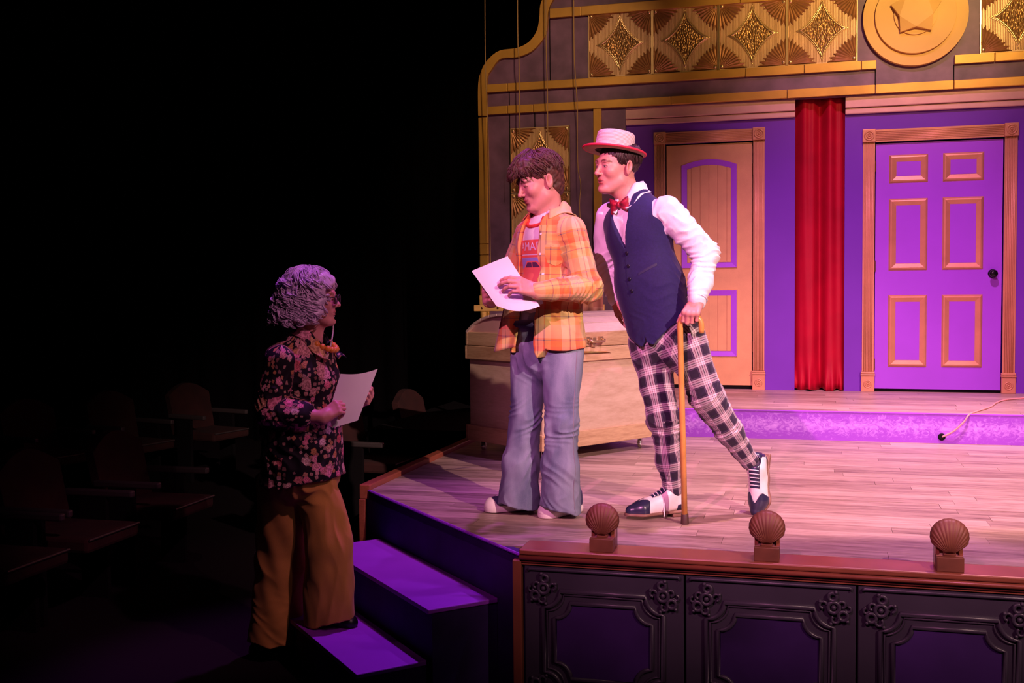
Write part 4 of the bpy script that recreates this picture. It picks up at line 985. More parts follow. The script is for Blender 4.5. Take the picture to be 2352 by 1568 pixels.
M['denim_seam'] = mat('denim_stitching', (.22, .20, .26), .9)
M['tee'] = mat('white_cotton', (.80, .74, .78), .9, var=.03, vscale=30., bump=.1, bscale=160, spec=.15)
M['ringer'] = mat('red_rib_collar', (.70, .06, .05), .9, spec=.15)
M['white_shirt'] = mat('white_shirt_cotton', (.80, .76, .80), .75, var=.03, vscale=20., bump=.08, bscale=180, spec=.25)
M['vest'] = mat('navy_wool_vest', (.014, .010, .075), .75, var=.15, vscale=120., bump=.1, bscale=400, spec=.25, sheen=.15)
M['vest_button'] = mat('dark_button', (.012, .010, .03), .35)
M['paper'] = mat('paper', (.80, .76, .80), .8, var=.02, vscale=10., spec=.2)
M['hair_brown'] = mat('brown_hair', (.070, .024, .016), .55, var=.45, vscale=60., spec=.5)
M['hair_dark'] = mat('dark_brown_hair', (.035, .014, .012), .5, var=.4, vscale=60.)
M['hair_lilac'] = mat('lilac_grey_hair', (.60, .50, .64), .42, var=.25, vscale=40., spec=.5)
M['rubber'] = mat('white_rubber', (.80, .70, .70), .6); M['canvas'] = mat('navy_canvas', (.05, .045, .12), .85); M['lace'] = mat('white_lace', (.78, .72, .72), .8)
M['leather_navy'] = mat('navy_leather', (.020, .020, .055), .28, spec=.6, var=.2, vscale=30); M['leather_white'] = mat('white_leather', (.78, .68, .66), .4, var=.06, vscale=30); M['sole'] = mat('brown_leather_sole', (.20, .10, .07), .5)
M['sock'] = mat('dark_sock', (.05, .035, .06), .9)
M['shoe_black'] = mat('black_shoe', (.006, .006, .008), .35)
M['mustard'] = mat('mustard_cloth', (.50, .27, .06), .85, var=.12, vscale=7., bump=.08, bscale=300, spec=.15, sheen=.1)
M['cane'] = mat('honey_cane_wood', (.62, .31, .07), .4, var=.15, vscale=15., coat=.25); M['cane_tip'] = mat('brown_rubber_tip', (.06, .025, .02), .6)
def lock(b, P, r0, r1, n=5):
    k = len(P); b.tube(P, [r0*(.55+.45*math.sin(PI*min(1, .15+i/(k-1)*.9)))*(1-(i/(k-1))**2*.75)+r1 for i in range(k)], n)

# ------------------------------------------------------------------ shared garment pieces
SCR_R = np.array([_r[0], _r[1], 0]); SCR_R /= np.linalg.norm(SCR_R)
def to_cam(p): d = np.array([-p[0], -p[1], 0.]); return d/np.linalg.norm(d)
def collar(name, m, parent, c, R, rin, rout, stand, point, gap, skin, fall=.02, dip=0.):
    """folded shirt collar: a stand round the neck and a leaf lying on the cloth 'skin'; gap = half opening angle at the front, point = extra length of the front tips"""
    n, K = 56, 7; A_ = np.radians(180-gap)*np.linspace(-1, 1, n+1); G = np.zeros((K+3, n+1, 3)); e = np.clip((np.abs(np.linspace(-1, 1, n+1))-.62)/.38, 0, 1); fr = (1-np.cos(A_))/2
    dirs = R[:, 0][None]*np.sin(A_)[:, None]-R[:, 1][None]*np.cos(A_)[:, None]*.95
    def top(P):                                          # height of the cloth above / below each point along the neck axis
        T_ = np.arange(.12, -.16, -.004); best = np.full(len(P), np.nan)
        for t_ in T_:
            d = skin.ev(P+R[:, 2]*t_, False); hit = np.isnan(best) & (d < .002); best[hit] = t_
        return best
    base = c+dirs*(rin*1.15); h0 = top(base); h0 = np.where(np.isnan(h0), np.nanmedian(h0)-.02*fr, h0); h0 = np.convolve(np.pad(h0, 4, 'edge'), np.ones(9)/9, 'valid')-dip*fr
    zt = h0+stand
    G[0] = c+dirs*rin+R[:, 2]*(h0-.02)[:, None]; G[1] = c+dirs*(rin*1.0)+R[:, 2]*zt[:, None]; G[2] = c+dirs*(rin*1.08)+R[:, 2]*(zt+.003)[:, None]
    for k in range(K):
        q = (k+1)/K; rr = rin*1.1+(rout+point*e-rin*1.1)*q; P = c+dirs*rr[:, None]; h = top(P); des = zt-(fall+point*e*.8)*q-.004; h = np.where(np.isnan(h), des, h+.007); h = np.maximum(h, des-.03); h = np.where(q < .35, np.maximum(h, zt-.012*q/.35-.002), h)
        h = np.convolve(np.pad(h, 2, 'edge'), np.ones(5)/5, 'valid'); G[3+k] = P+R[:, 2]*h[:, None]
    return MB().grid([[tuple(p) for p in row] for row in G]).obj(name, m, parent, smooth=True, solid=.004)
def project_patch(S, pts2, origin, R, off, depth=.35):
    """drop (side, up) outline points onto the cloth surface along the forward axis"""
    P = np.array([origin+R[:, 0]*a+R[:, 2]*b_ for a, b_ in pts2]); d = R[:, 1]; t = np.full(len(P), depth)
    for _ in range(40):
        e = S.ev(P+t[:, None]*d, True); t = t-np.clip(e, -.02, .02)*.8
    return P+(t+off)[:, None]*d
def surf_poly(name, S, poly, origin, R, off, m, parent, step=.008):
    """a print: outline subdivided, gridded and laid on the cloth"""
    bm = bmesh.new(); vs = [bm.verts.new((p[0], p[1], 0)) for p in poly]; bm.faces.new(vs)
    x0, x1 = min(p[0] for p in poly), max(p[0] for p in poly); y0, y1 = min(p[1] for p in poly), max(p[1] for p in poly)
    for ax, a, b_ in ((0, x0, x1), (1, y0, y1)):
        k = a+step
        while k < b_-1e-4:
            co = (k, 0, 0) if ax == 0 else (0, k, 0); no = (1, 0, 0) if ax == 0 else (0, 1, 0)
            bmesh.ops.bisect_plane(bm, geom=bm.verts[:]+bm.edges[:]+bm.faces[:], plane_co=co, plane_no=no); k += step
    bmesh.ops.triangulate(bm, faces=bm.faces)
    P = project_patch(S, [(v.co.x, v.co.y) for v in bm.verts], origin, R, off)
    for v, p in zip(bm.verts, P): v.co = p
    me = bpy.data.meshes.new(name); bm.to_mesh(me); bm.free(); return link(name, me, m, parent, smooth=True)
def disc_on(name, S, c, r, R, origin, off, m, parent, n=12): return surf_poly(name, S, [(c[0]+r*math.cos(2*PI*i/n), c[1]+r*math.sin(2*PI*i/n)) for i in range(n)], origin, R, off, m, parent, .02)
def sheet(name, c00, c10, c11, c01, curl, label, n=14, m='paper'):
    """a sheet of paper as a bulged patch; c00 top left, c10 top right, c11 bottom right, c01 bottom left; curl(u, v) -> offset vector"""
    rows = [[tuple((1-u_)*(1-v_)*c00+u_*(1-v_)*c10+u_*v_*c11+(1-u_)*v_*c01+curl(u_, v_)) for u_ in np.linspace(0, 1, n)] for v_ in np.linspace(0, 1, n)]
    o = MB().grid(rows).obj(name, m, smooth=True); tag(o, label, 'paper'); return o

# ================================================================== man in the orange plaid shirt
pA = thing('person', 'young man in orange plaid shirt, printed tee and flared jeans reading a paper', 'person', tuple(J(1240, 1185, 4.86)*np.array([1, 1, 0])))
fA = unit(np.array([-.62, -.785, 0])); RA = frame(fA); sA = RA[:, 0]
chA, abA, peA = J(1262, 570, 4.87), J(1257, 680, 4.88), J(1254, 765, 4.89)
shL, shR = chA+sA*.155+V3(0, 0, .066), chA-sA*.155+V3(0, 0, .066)
elL, wrL = J(1349, 662, 4.73), J(1236, 668, 4.55)
elR, wrR = J(1166, 655, 4.97), J(1128, 688, 4.72)
nkA = J(1266, 508, 4.88)
hdA = J(1237, 417, 4.83); RhA = head_R(unit(unit(-SCR_R*.92+to_cam(hdA)*.40)+V3(0, 0, -.36)), .03)
hpL, knL, anL = J(1292, 800, 4.83), J(1290, 970, 4.80), J(1284, 1150, 4.84)
hpR, knR, anR = J(1217, 800, 4.93), J(1208, 962, 4.90), J(1186, 1145, 4.90)
curl_hold = [(.55, .75, .4), (.6, .8, .45), (.65, .85, .5), (.7, .85, .5)]
hL = hand_mesh(elL, wrL, unit(J(1196, 654, 4.50)-wrL), unit(to_cam(wrL)*.8+V3(0, 0, .55)), 1, [(.35, .55, .3), (.4, .6, .35), (.5, .7, .4), (.6, .75, .4)], thumb_dir=unit(J(1178, 640, 4.56)-wrL), sc=.98)
hR = hand_mesh(elR, wrR, unit(J(1106, 672, 4.60)-wrR), unit(to_cam(wrR)*.35-SCR_R*.8+V3(0, 0, .1)), -1, [(.9, .9, .5), (.95, .95, .5), (1.0, .95, .5), (1.0, .95, .5)], thumb_dir=unit(J(1116, 660, 4.60)-wrR), sc=.98)
core = core_mesh([([nkA, chA, abA, peA], [.05, .085, .08, .09]), ([shL*.75+chA*.25, shL, elL, wrL], [.05, .045, .036, .026]), ([shR*.75+chA*.25, shR, elR, wrR], [.05, .045, .036, .026]),
                  ([peA, hpL, knL, anL], [.1, .072, .05, .035]), ([peA, hpR, knR, anR], [.1, .072, .05, .035])])
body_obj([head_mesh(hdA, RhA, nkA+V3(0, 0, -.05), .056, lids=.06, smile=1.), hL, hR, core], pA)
# hair: mop with a fringe
def hair_cap(name, pos, R, S, m, parent, locks, h=.004):
    v, q = S.mesh(h); me = np_mesh(name, v@R.T+pos, q); o = link(name, me, m, parent)
    b = MB()
    for P, r in locks: lock(b, [tuple(R@np.asarray(p)+pos) for p in P], r, .0006)
    b.obj('hair_locks', m, o, smooth=True); return o
S = SDF(); S.ell((-.026, 0, .040), (.108, .088, .094), k=0); S.ell((.058, 0, .074), (.058, .070, .042), k=.03); S.ell((.030, 0, .100), (.07, .065, .034), k=.03); S.ell((-.056, 0, -.038), (.054, .063, .062), k=.04)
hl = lambda x: np.interp(x, [-.13, -.06, -.035, -.012, .03, .055, .075, .13], [-.105, -.10, -.06, .015, .005, .036, .048, .052])
S.fn(lambda P: (P[:, 2]-hl(P[:, 0]))*.6, k=.012); S.disp = waves(.0022, .03, 5, stretch=(.5, 1, 1))
rg = np.random.default_rng(3); locks = []
for i in range(560):
    th = rg.uniform(-PI, PI); st_ = rg.uniform(.15, .95); ln = rg.uniform(.5, .9); P = []
    fr = max(0, math.cos(th))
    for j in range(8):
        ph = st_+ln*j/7*(1.25 if fr > .4 else 1.05); th2 = th+.35*math.sin(j*.5+th*3)*.4+.25*(j/7)*fr
        e = np.array([-.024+(.112+.046*fr*math.sin(min(ph, 1.6)))*math.sin(ph)*math.cos(th2), (.091)*math.sin(ph)*math.sin(th2), .042+(.098+.016*fr)*math.cos(ph)])
        e += rg.normal(size=3)*.0018+np.array([.010*fr*(j/7), 0, 0])
        P.append(e)
    if P[-1][2] < hl(P[-1][0])-.015: continue
    for q in range(3): o_ = rg.normal(size=3)*.0030; locks.append(([p+o_*(.5+.8*k/7) for k, p in enumerate(P)], rg.uniform(.0016, .0034)))
hair_cap('hair', hdA, RhA, S, 'hair_brown', pA, locks)
# tee
T = SDF(); T.ell(chA, (.165, .112, .19), RA, k=0); T.ell(abA, (.150, .108, .20), RA, k=.05); T.ell(peA, (.160, .118, .12), RA, k=.05); T.cone(shL*.8+chA*.2, shR*.8+chA*.2, .062, .062, .05)
T.cone(nkA+V3(0, 0, -.03), nkA+V3(0, 0, .012), .078, .068, .03); T.fn(lambda P: (P[:, 2]-(peA[2]-.055)), k=.004)
T.cone(nkA+fA*.014+V3(0, 0, -.035), nkA+fA*.02+V3(0, 0, .12), .056, .068, .006, 's'); T.disp = waves(.0025, .12, 8)
tee = sdf_obj('tee_shirt', T, .006, 'tee', pA)
# ringer collar
b = MB(); P = []
for i in range(28):
    a = 2*PI*i/28; P.append(tuple(nkA+fA*(.018+.082*math.cos(a))+sA*(.082*math.sin(a))+V3(0, 0, -.002-.030*math.cos(a))))
P = np.array(P)
for _ in range(12):
    d = T.ev(P); e = .004; g = np.stack([T.ev(P+np.eye(3)[i]*e)-d for i in range(3)], 1)/e; g /= np.maximum(np.linalg.norm(g, axis=1, keepdims=True), .3); P = P-g*np.clip(d-.0, -.02, .02)[:, None]
b.tube([tuple(p) for p in P], .0095, 8, closed=True).obj('collar_band', 'ringer', tee, smooth=True)
# printed car and lettering on the chest
M['print_red'] = mat('print_red', (.78, .14, .10), .85); M['print_sky'] = mat('print_sky', (.30, .30, .66), .85, var=.1, vscale=15); M['print_dark'] = mat('print_dark', (.10, .03, .09), .85); M['print_pale'] = mat('print_pale', (.78, .70, .80), .85); M['print_car'] = mat('print_car_red', (.80, .18, .14), .85)
oP = J(1214, 620, 4.87); oP = chA+V3(0, 0, -.105)
sp = lambda nm, poly, off, m: surf_poly(nm, T, poly, oP, RA, off, m, tee)
rect = lambda x0, x1, y0, y1: [(x0, y0), (x1, y0), (x1, y1), (x0, y1)]
sp('print_banner', rect(-.125, .125, .078, .142), .0012, 'print_red')
sp('print_line', rect(-.125, .125, .062, .072), .0012, 'print_red'); sp('print_sky', rect(-.125, .125, -.055, .060), .0012, 'print_sky')
sp('print_car_body', [(-.122, -.050), (.125, -.050), (.125, .022), (.06, .030), (.035, .046), (-.03, .046), (-.055, .018), (-.105, .004), (-.122, -.012)], .0020, 'print_car')
sp('print_window', [(-.045, .017), (.004, .017), (.004, .039), (-.024, .040)], .0028, 'print_dark'); sp('print_window', [(.010, .017), (.052, .017), (.034, .040), (.010, .040)], .0028, 'print_dark')
sp('print_bumper', [(-.122, -.022), (-.085, -.012), (-.085, -.004), (-.122, -.012)], .0028, 'print_pale')
for cx in (-.062, .075): sp('print_wheel', [(cx+.020*math.cos(2*PI*i/14), -.050+.020*math.sin(2*PI*i/14)) for i in range(14)], .0028, 'print_dark')
cu = bpy.data.curves.new('lettering', 'FONT'); cu.body = 'CAMARO'; cu.size = .062; cu.align_x = 'CENTER'; cu.align_y = 'CENTER'
tob = bpy.data.objects.new('lettering', cu); COL.objects.link(tob); dg_ = bpy.context.evaluated_depsgraph_get(); me = bpy.data.meshes.new_from_object(tob.evaluated_get(dg_)); bpy.data.objects.remove(tob)
co = np.array([v.co[:] for v in me.vertices]); wx = co[:, 0].max(); co[:, 0] *= -.118/wx*-1; co[:, 1] = co[:, 1]*.9+.110
PP = project_patch(T, [(-c[0] if False else c[0], c[1]) for c in co*np.array([1, 1, 1])], oP, RA, .0030)
# the wearer's left is the viewer's right, so side = +x reads left to right for the viewer
for v, p in zip(me.vertices, PP): v.co = p
link('print_lettering', me, 'print_pale', tee)
# open plaid shirt
S = SDF(); S.ell(chA, (.180, .136, .200), RA, k=0); S.ell(abA+V3(0, 0, .01), (.176, .132, .21), RA, k=.05)
hemz = float(J(1290, 803, 4.8)[2]); S.cone(abA+V3(0, 0, -.02), V3(*((peA+sA*.018)[:2]), hemz-.04), .182, .208, .04, flat=(fA, .76))
S.cone(shL*.85+chA*.15, shR*.85+chA*.15, .066, .066, .05); S.cone(nkA+V3(0, 0, -.06), nkA+V3(0, 0, -.012), .095, .078, .05)
S.chain([shL+sA*.006, elL, wrL+(elL-wrL)*.10], [.072, .062, .043], .025); S.chain([shR-sA*.006, elR, wrR+(elR-wrR)*.10], [.070, .058, .042], .025)
cufL = unit(wrL-elL); S.cone(wrL-cufL*.055, wrL-cufL*.004, .0445, .042, .006); cufR = unit(wrR-elR); S.cone(wrR-cufR*.055, wrR-cufR*.004, .043, .041, .006)
S.cone(nkA+fA*.03+V3(0, 0, -.05), nkA+fA*.03+V3(0, 0, .15), .074, .085, .01, 's')
def opening(P):
    q = P-chA.astype(F4); s_ = q@sA.astype(F4); f_ = q@fA.astype(F4); z = q[:, 2]
    r_ = np.interp(z, [-.5, -.25, -.05, .08, .16], [.050, .060, .070, .072, .06]); l_ = np.interp(z, [-.5, -.25, -.05, .08, .16], [.115, .100, .080, .075, .055])
    return np.maximum(np.maximum(s_-r_, -l_-s_), -(f_-.02))*.8
S.fn(opening, k=.004)
def hem(P):
    q = P-chA.astype(F4); s_ = q@sA.astype(F4); f_ = q@fA.astype(F4); lim = hemz-.036*np.clip(1-np.abs(s_-.075)/.03, 0, 1)*(f_ > 0)-.02*np.clip(f_/.1, -1, 0)-.012*np.clip(-s_/.1, 0, 1)
    return P[:, 2]-lim
S.fn(hem, k=.003)
S.disp = addf(waves(.0035, .11, 21), folds([(elL, .10, unit(wrL-elL)+V3(0, 0, .6), .034, .007, .3), ((elL+wrL)/2, .08, unit(wrL-elL), .030, .0055, 1.2), (shL+V3(0, 0, -.10), .11, unit(elL-shL)+fA*.7, .05, .005, 0), (elR, .09, unit(wrR-elR), .035, .006, 0), (abA+sA*.12, .14, unit(sA+V3(0, 0, .5)), .06, .005, 0)]))
gA = [([chA+V3(0, 0, .2), peA+V3(0, 0, -.2)], fA, .150, (0, 0)), ([shL+sA*.03+V3(0, 0, .02), elL, wrL], fA, .072, (.03, .02)), ([shR-sA*.03+V3(0, 0, .02), elR, wrR], fA, .072, (.06, .05))]
shirt = sdf_obj('plaid_shirt', S, .0048, 'plaid_shirt', pA, lambda v: charts(v, gA)); SHA = S
# placket strip + buttons, collar
for sgn, nm in ((.074, 'placket'),):
    pl = [(sgn-.004, .10), (sgn+.034, .10), (sgn+.040, -.10), (sgn+.030, hemz-chA[2]-.028), (sgn-.008, hemz-chA[2]-.030), (sgn-.002, -.1)]
    o = surf_poly(nm, S, pl, chA, RA, .002, 'plaid_shirt', shirt, .012)
    co = np.array([v.co[:] for v in o.data.vertices]); at = o.data.attributes.new('uvw', 'FLOAT_VECTOR', 'POINT'); uvp = charts(co, gA[:1]); uvp[:, 0] = uvp[:, 0]*1.0+.055; at.data.foreach_set('vector', uvp.astype(F4).ravel())
for i, zz in enumerate((.06, -.03, -.12, -.21)): disc_on('button', S, (.088, zz), .0055, RA, chA, .0045, 'tee', shirt)
pk = [(.110, .01), (.165, .01), (.165, -.07), (.138, -.085), (.110, -.07)]
o = surf_poly('chest_pocket', S, pk, chA, RA, .0025, 'plaid_shirt', shirt, .012); co = np.array([v.co[:] for v in o.data.vertices]); at = o.data.attributes.new('uvw', 'FLOAT_VECTOR', 'POINT'); at.data.foreach_set('vector', (charts(co, gA[:1])+np.array([.02, .03, 0])).astype(F4).ravel())
cl = collar('collar', 'plaid_shirt', shirt, nkA-fA*.006, RA, .070, .118, .030, .030, 44, SHA)
co = np.array([v.co[:] for v in cl.data.vertices]); at = cl.data.attributes.new('uvw', 'FLOAT_VECTOR', 'POINT'); at.data.foreach_set('vector', np.stack([.108+.12*(co@sA-co.mean(0)@sA), .176+.25*(co[:, 2]-co[:, 2].mean()), co[:, 0]*0], 1).astype(F4).ravel())
# loose front flap hanging on the far side
b = MB(); lft = smooth_path([(1166, 668), (1158, 705), (1148, 750), (1135, 808)], 5); rgt = smooth_path([(1196, 668), (1194, 705), (1190, 750), (1183, 796)], 5)
rows = [[tuple(J(l_[0]*(1-q)+r_[0]*q, l_[1]*(1-q)+r_[1]*q, 4.80+.05*(1-q)+.012*math.sin(q*7+l_[1]*.02))) for q in np.linspace(0, 1, 12)] for l_, r_ in zip(lft, rgt)]
fl = b.grid(rows).obj('front_flap', 'plaid_shirt', shirt, smooth=True, solid=.005); co = np.array([v.co[:] for v in fl.data.vertices]); at = fl.data.attributes.new('uvw', 'FLOAT_VECTOR', 'POINT'); at.data.foreach_set('vector', np.stack([co@SCR_R*1.4, -co[:, 2]+.03, co[:, 0]*0], 1).astype(F4).ravel())
# flared jeans
S = SDF(); S.ell(peA+V3(0, 0, -.01), (.160, .122, .13), RA, k=0); S.cone(peA+V3(0, 0, .02), peA+V3(0, 0, -.08), .145, .152, .03, flat=(fA, .78))
def leg(S, hp, kn, an, rs, hemc, hemr, k=.03): S.chain([hp, kn], rs[:2], k); S.chain([kn, kn*.45+an*.55, hemc], [rs[1], rs[2], hemr], .03)
hmL, hmR = J(1287, 1165, 4.87), J(1192, 1160, 4.92); hmL[2] = hmR[2] = .035
leg(S, hpL, knL, anL, (.098, .074, .082), hmL, .098); leg(S, hpR, knR, anR, (.094, .072, .085), hmR, .104)
S.cone((hpL+hpR)/2+fA*.02+V3(0, 0, .02), peA+fA*.03+V3(0, 0, .03), .07, .10, .04)
def hemcut(P): return P[:, 2]-(.022+.016*np.sin(P[:, 0]*40)*.3+.040*np.clip(np.minimum((P-hmL.astype(F4))@fA.astype(F4), (P-hmR.astype(F4))@fA.astype(F4)*0+1)/.1, -.2, 1)*((P-hmL.astype(F4))@SCR_R.astype(F4) > -.1)+.030*np.clip((P-hmR.astype(F4))@fA.astype(F4)/.1, -.2, 1)*((P-hmL.astype(F4))@SCR_R.astype(F4) <= -.1))
S.fn(hemcut, k=.003); S.cone(hmL+V3(0, 0, -.02), hmL+V3(0, 0, .05), .086, .06, .006, 's'); S.cone(hmR+V3(0, 0, -.02), hmR+V3(0, 0, .05), .090, .06, .006, 's')
lgt = V3(0, 0, 1)
S.disp = addf(waves(.003, .13, 31, stretch=(1, 1, .5)), folds([(knL+V3(0, 0, -.01), .09, V3(.35, 0, 1), .055, .011, .4), (knR+V3(0, 0, .0), .09, V3(-.45, 0, 1), .055, .011, 1.1), ((knL+anL)/2, .11, V3(.8, 0, .6), .075, .007, 0), ((knR+anR)/2, .11, V3(.8, 0, -.5), .075, .007, .5), (peA+fA*.10+V3(0, 0, -.10), .10, V3(.6, .2, .8), .06, .006, 0), (anL, .09, V3(.9, 0, .3), .06, .006, 1), (anR, .09, V3(.9, 0, -.2), .06, .006, 0)]))
jeans = sdf_obj('jeans', S, .0052, 'denim', pA, lambda v: charts(v, [([peA+V3(0, 0, .1), hpL, knL, hmL], fA, .09, (0, 0)), ([peA+V3(0, 0, .1), hpR, knR, hmR], fA, .09, (.3, 0))]))
def seam(pts, S, off_dir, m='denim_seam', r=.0022):
    P = np.array(pts); t = np.full(len(P), .2)
    for _ in range(30): e = S.ev(P+t[:, None]*off_dir); t -= np.clip(e, -.02, .02)*.8
    MB().tube([tuple(p) for p in P+t[:, None]*off_dir], r, 5).obj('side_seam', m, jeans, smooth=True)
dS = unit(to_cam(hpL)*.75+SCR_R*.66)
seam([hpL*(1-u_)+knL*u_ for u_ in np.linspace(0, 1, 14)]+[knL*(1-u_)+hmL*u_ for u_ in np.linspace(.05, 1, 14)], S, dS)
# waist: added navy band, its dark colour stands in for shade at the tee hem
b = MB(); P = []
for i in range(36):
    a = 2*PI*i/36; P.append(tuple(peA+fA*(.128*math.cos(a))+sA*(.168*math.sin(a))+V3(0, 0, .045)))
b.tube(P, .022, 8, closed=True, flat=((0, 0, 1), 1.0)).obj('hem_shade_band', 'canvas', jeans, smooth=True)
# canvas sneakers
def sneaker(toe, heel, name):
    f = unit((toe-heel)*np.array([1, 1, 0])); s_ = np.cross((0, 0, 1), f); t = np.linalg.norm((toe-heel)[:2]); o = heel.copy(); o[2] = 0; R = np.stack([f, s_, V3(0, 0, 1)], 1)
    S = SDF(); S.cone(o+f*.045+V3(0, 0, .02), o+f*(t-.055)+V3(0, 0, .02), .038, .050, 0); S.fn(lambda P: P[:, 2]-.002, k=.002); S.fn(lambda P: .036-P[:, 2], k=.004)
    sole = sdf_obj(name, S, .004, 'rubber', pA)
    S = SDF(); S.cone(o+f*.045+V3(0, 0, .045), o+f*(t-.06)+V3(0, 0, .034), .034, .040, 0); S.cone(o+f*.05+V3(0, 0, .09), o+f*.11+V3(0, 0, .07), .036, .036, .03); S.fn(lambda P: P[:, 2]-.03, k=.002)
    sdf_obj('shoe_upper', S, .004, 'canvas', sole)
    S = SDF(); S.cone(o+f*(t-.065)+V3(0, 0, .030), o+f*(t-.052)+V3(0, 0, .026), .040, .047, 0); S.fn(lambda P: P[:, 2]-.022, k=.002); sdf_obj('toe_cap', S, .004, 'rubber', sole)
    for i in range(4):
        c = o+f*(t-.11-.018*i)+V3(0, 0, .070+.006*i); MB().tube([tuple(c-s_*.026-V3(0, 0, .010)), tuple(c), tuple(c+s_*.026-V3(0, 0, .010))], .003, 6).obj('lace', 'lace', sole)
sneaker(onZ(1110, 1176, 0), onZ(1212, 1172, 0)+V3(.03, .05, 0), 'sneaker'); sneaker(onZ(1240, 1192, 0), onZ(1312, 1176, 0)+V3(.04, .06, 0), 'sneaker')
# the sheet he reads
pa00, pa10, pa11, pa01 = J(1083, 622, 4.52), J(1166, 588, 4.56), J(1240, 703, 4.56), J(1140, 702, 4.50)
sheet('paper_sheet', pa00, pa10, pa11, pa01, lambda u_, v_: to_cam(pa00)*(.020*math.sin(PI*u_)*v_)+V3(0, 0, -.022*math.sin(PI*u_)*v_**3), 'white sheet of paper held by the young man in orange plaid')
sheet('paper_sheet', J(1190, 645, 4.585), J(1232, 655, 4.60), J(1248, 697, 4.60), J(1216, 706, 4.58), lambda u_, v_: to_cam(pa00)*(.012*math.sin(PI*v_)), 'folded back corner of white paper under the plaid cuff')

# ================================================================== man in the straw hat
pB = thing('person', 'man in straw boater, navy vest and plaid trousers leaning on a cane', 'person', tuple(J(1560, 1185, 5.0)*np.array([1, 1, 0])))
fB = unit(np.array([-.506, -.858, 0])); upB = unit(J(1452, 470, 5.0)-J(1515, 745, 5.0)); fB = unit(fB-upB*(fB@upB)); RB = np.stack([unit(np.cross(upB, fB)), fB, upB], 1); sB = RB[:, 0]
chB, abB, peB = J(1467, 540, 5.02), J(1492, 655, 5.01), J(1518, 755, 5.00)
sL, sR = J(1533, 482, 4.94), J(1402, 500, 5.12)
eL, wL = J(1620, 582, 4.95), J(1601, 690, 4.83)
eR, wR = J(1388, 612, 5.20), J(1416, 688, 5.10)
nkB = J(1452, 450, 5.02); hdB = J(1416, 381, 4.98); RhB = head_R(unit(unit(-SCR_R*.86+to_cam(hdB)*.50)+V3(0, 0, -.07)), -.06)
hL_, kL_, aL_ = J(1572, 775, 4.96), J(1622, 910, 4.95), J(1727, 1066, 5.12)
hR_, kR_, aR_ = J(1490, 785, 5.05), J(1524, 962, 4.97), J(1546, 1118, 5.02)
hndL = hand_mesh(eL, wL, unit(J(1584, 722, 4.76)-wL), unit(to_cam(wL)*.55+V3(0, 0, .8)), 1, [(1.15, 1.25, .7), (1.2, 1.25, .7), (1.2, 1.25, .7), (1.2, 1.2, .7)], thumb_dir=unit(J(1556, 742, 4.77)-J(1585, 705, 4.80)), sc=.95, thumb_curl=.15)
hndR = hand_mesh(eR, wR, unit(J(1432, 722, 5.04)-wR), unit(to_cam(wR)*.9-SCR_R*.3), -1, [(.3, .4, .2)]*4, sc=.95)
core = core_mesh([([nkB, chB, abB, peB], [.05, .085, .08, .09]), ([sL*.75+chB*.25, sL, eL, wL], [.05, .044, .036, .026]), ([sR*.75+chB*.25, sR, eR, wR], [.05, .044, .036, .026]), ([peB, hL_, kL_, aL_], [.09, .07, .045, .030]), ([peB, hR_, kR_, aR_], [.09, .07, .045, .030])])
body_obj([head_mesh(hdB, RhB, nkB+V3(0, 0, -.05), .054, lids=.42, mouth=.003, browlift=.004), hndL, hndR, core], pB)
S = SDF(); S.ell((-.024, 0, .034), (.104, .083, .092), k=0)
hlB = lambda x: np.interp(x, [-.13, -.06, -.04, -.014, .02, .045, .065, .13], [-.085, -.075, -.05, .000, -.006, .030, .045, .050])
S.fn(lambda P: (P[:, 2]-hlB(P[:, 0]))*.6, k=.01); S.disp = waves(.0015, .02, 9); rg = np.random.default_rng(5); locks = []
for i in range(160):
    th = rg.uniform(.5, 2*PI-.5); P = []
    for j in range(6):
        ph = 1.0+.9*j/5; P.append(np.array([-.024+.106*math.sin(ph)*math.cos(th+.15*j/5), .085*math.sin(ph)*math.sin(th+.1*j/5), .036+.094*math.cos(ph)])+rg.normal(size=3)*.001)
    if P[-1][2] < hlB(P[-1][0])-.004: continue
    locks.append((P, rg.uniform(.0025, .004)))
hair_cap('hair', hdB, RhB, S, 'hair_dark', pB, locks)
# white shirt: sleeves, front, collar
S = SDF(); S.ell(chB, (.160, .110, .185), RB, k=0); S.ell(abB, (.145, .10, .17), RB, k=.05); S.cone(sL*.85+chB*.15, sR*.85+chB*.15, .060, .060, .05); S.cone(nkB-upB*.04, nkB+upB*.0, .082, .070, .03)
S.chain([sL+upB*.0, eL, wL+(eL-wL)*.35, wL+(eL-wL)*.14], [.066, .060, .052, .047], .02); S.chain([sR, eR, wR+(eR-wR)*.25], [.072, .060, .046], .02)
cL = unit(wL-eL); S.cone(wL-cL*.072, wL-cL*.004, .0425, .0435, .004); cR = unit(wR-eR); S.cone(wR-cR*.06, wR, .042, .042, .004)
S.cone(nkB+fB*.02-upB*.03, nkB+fB*.02+upB*.12, .054, .066, .006, 's')
S.disp = addf(waves(.004, .12, 41), folds([(eL, .10, cL+SCR_R*.3, .04, .010, .2), ((eL+wL)/2, .09, cL+SCR_R*.4, .045, .009, 1.), (sL+(eL-sL)*.45, .11, unit(eL-sL)-SCR_R*.7, .06, .007, .5), (sL+SCR_R*.02, .08, unit(eL-sL)+V3(0, 0, .5), .05, .005, .8), (eR, .1, cR, .04, .009, .1), ((eR+wR)/2, .09, cR, .045, .008, .6), (chB+fB*.1, .1, V3(1, 0, .3), .05, .003, 0)]))
shB = sdf_obj('white_shirt', S, .0046, 'white_shirt', pB)
SHB = S; collar('collar', 'white_shirt', shB, nkB, RB, .062, .092, .036, .034, 16, S)
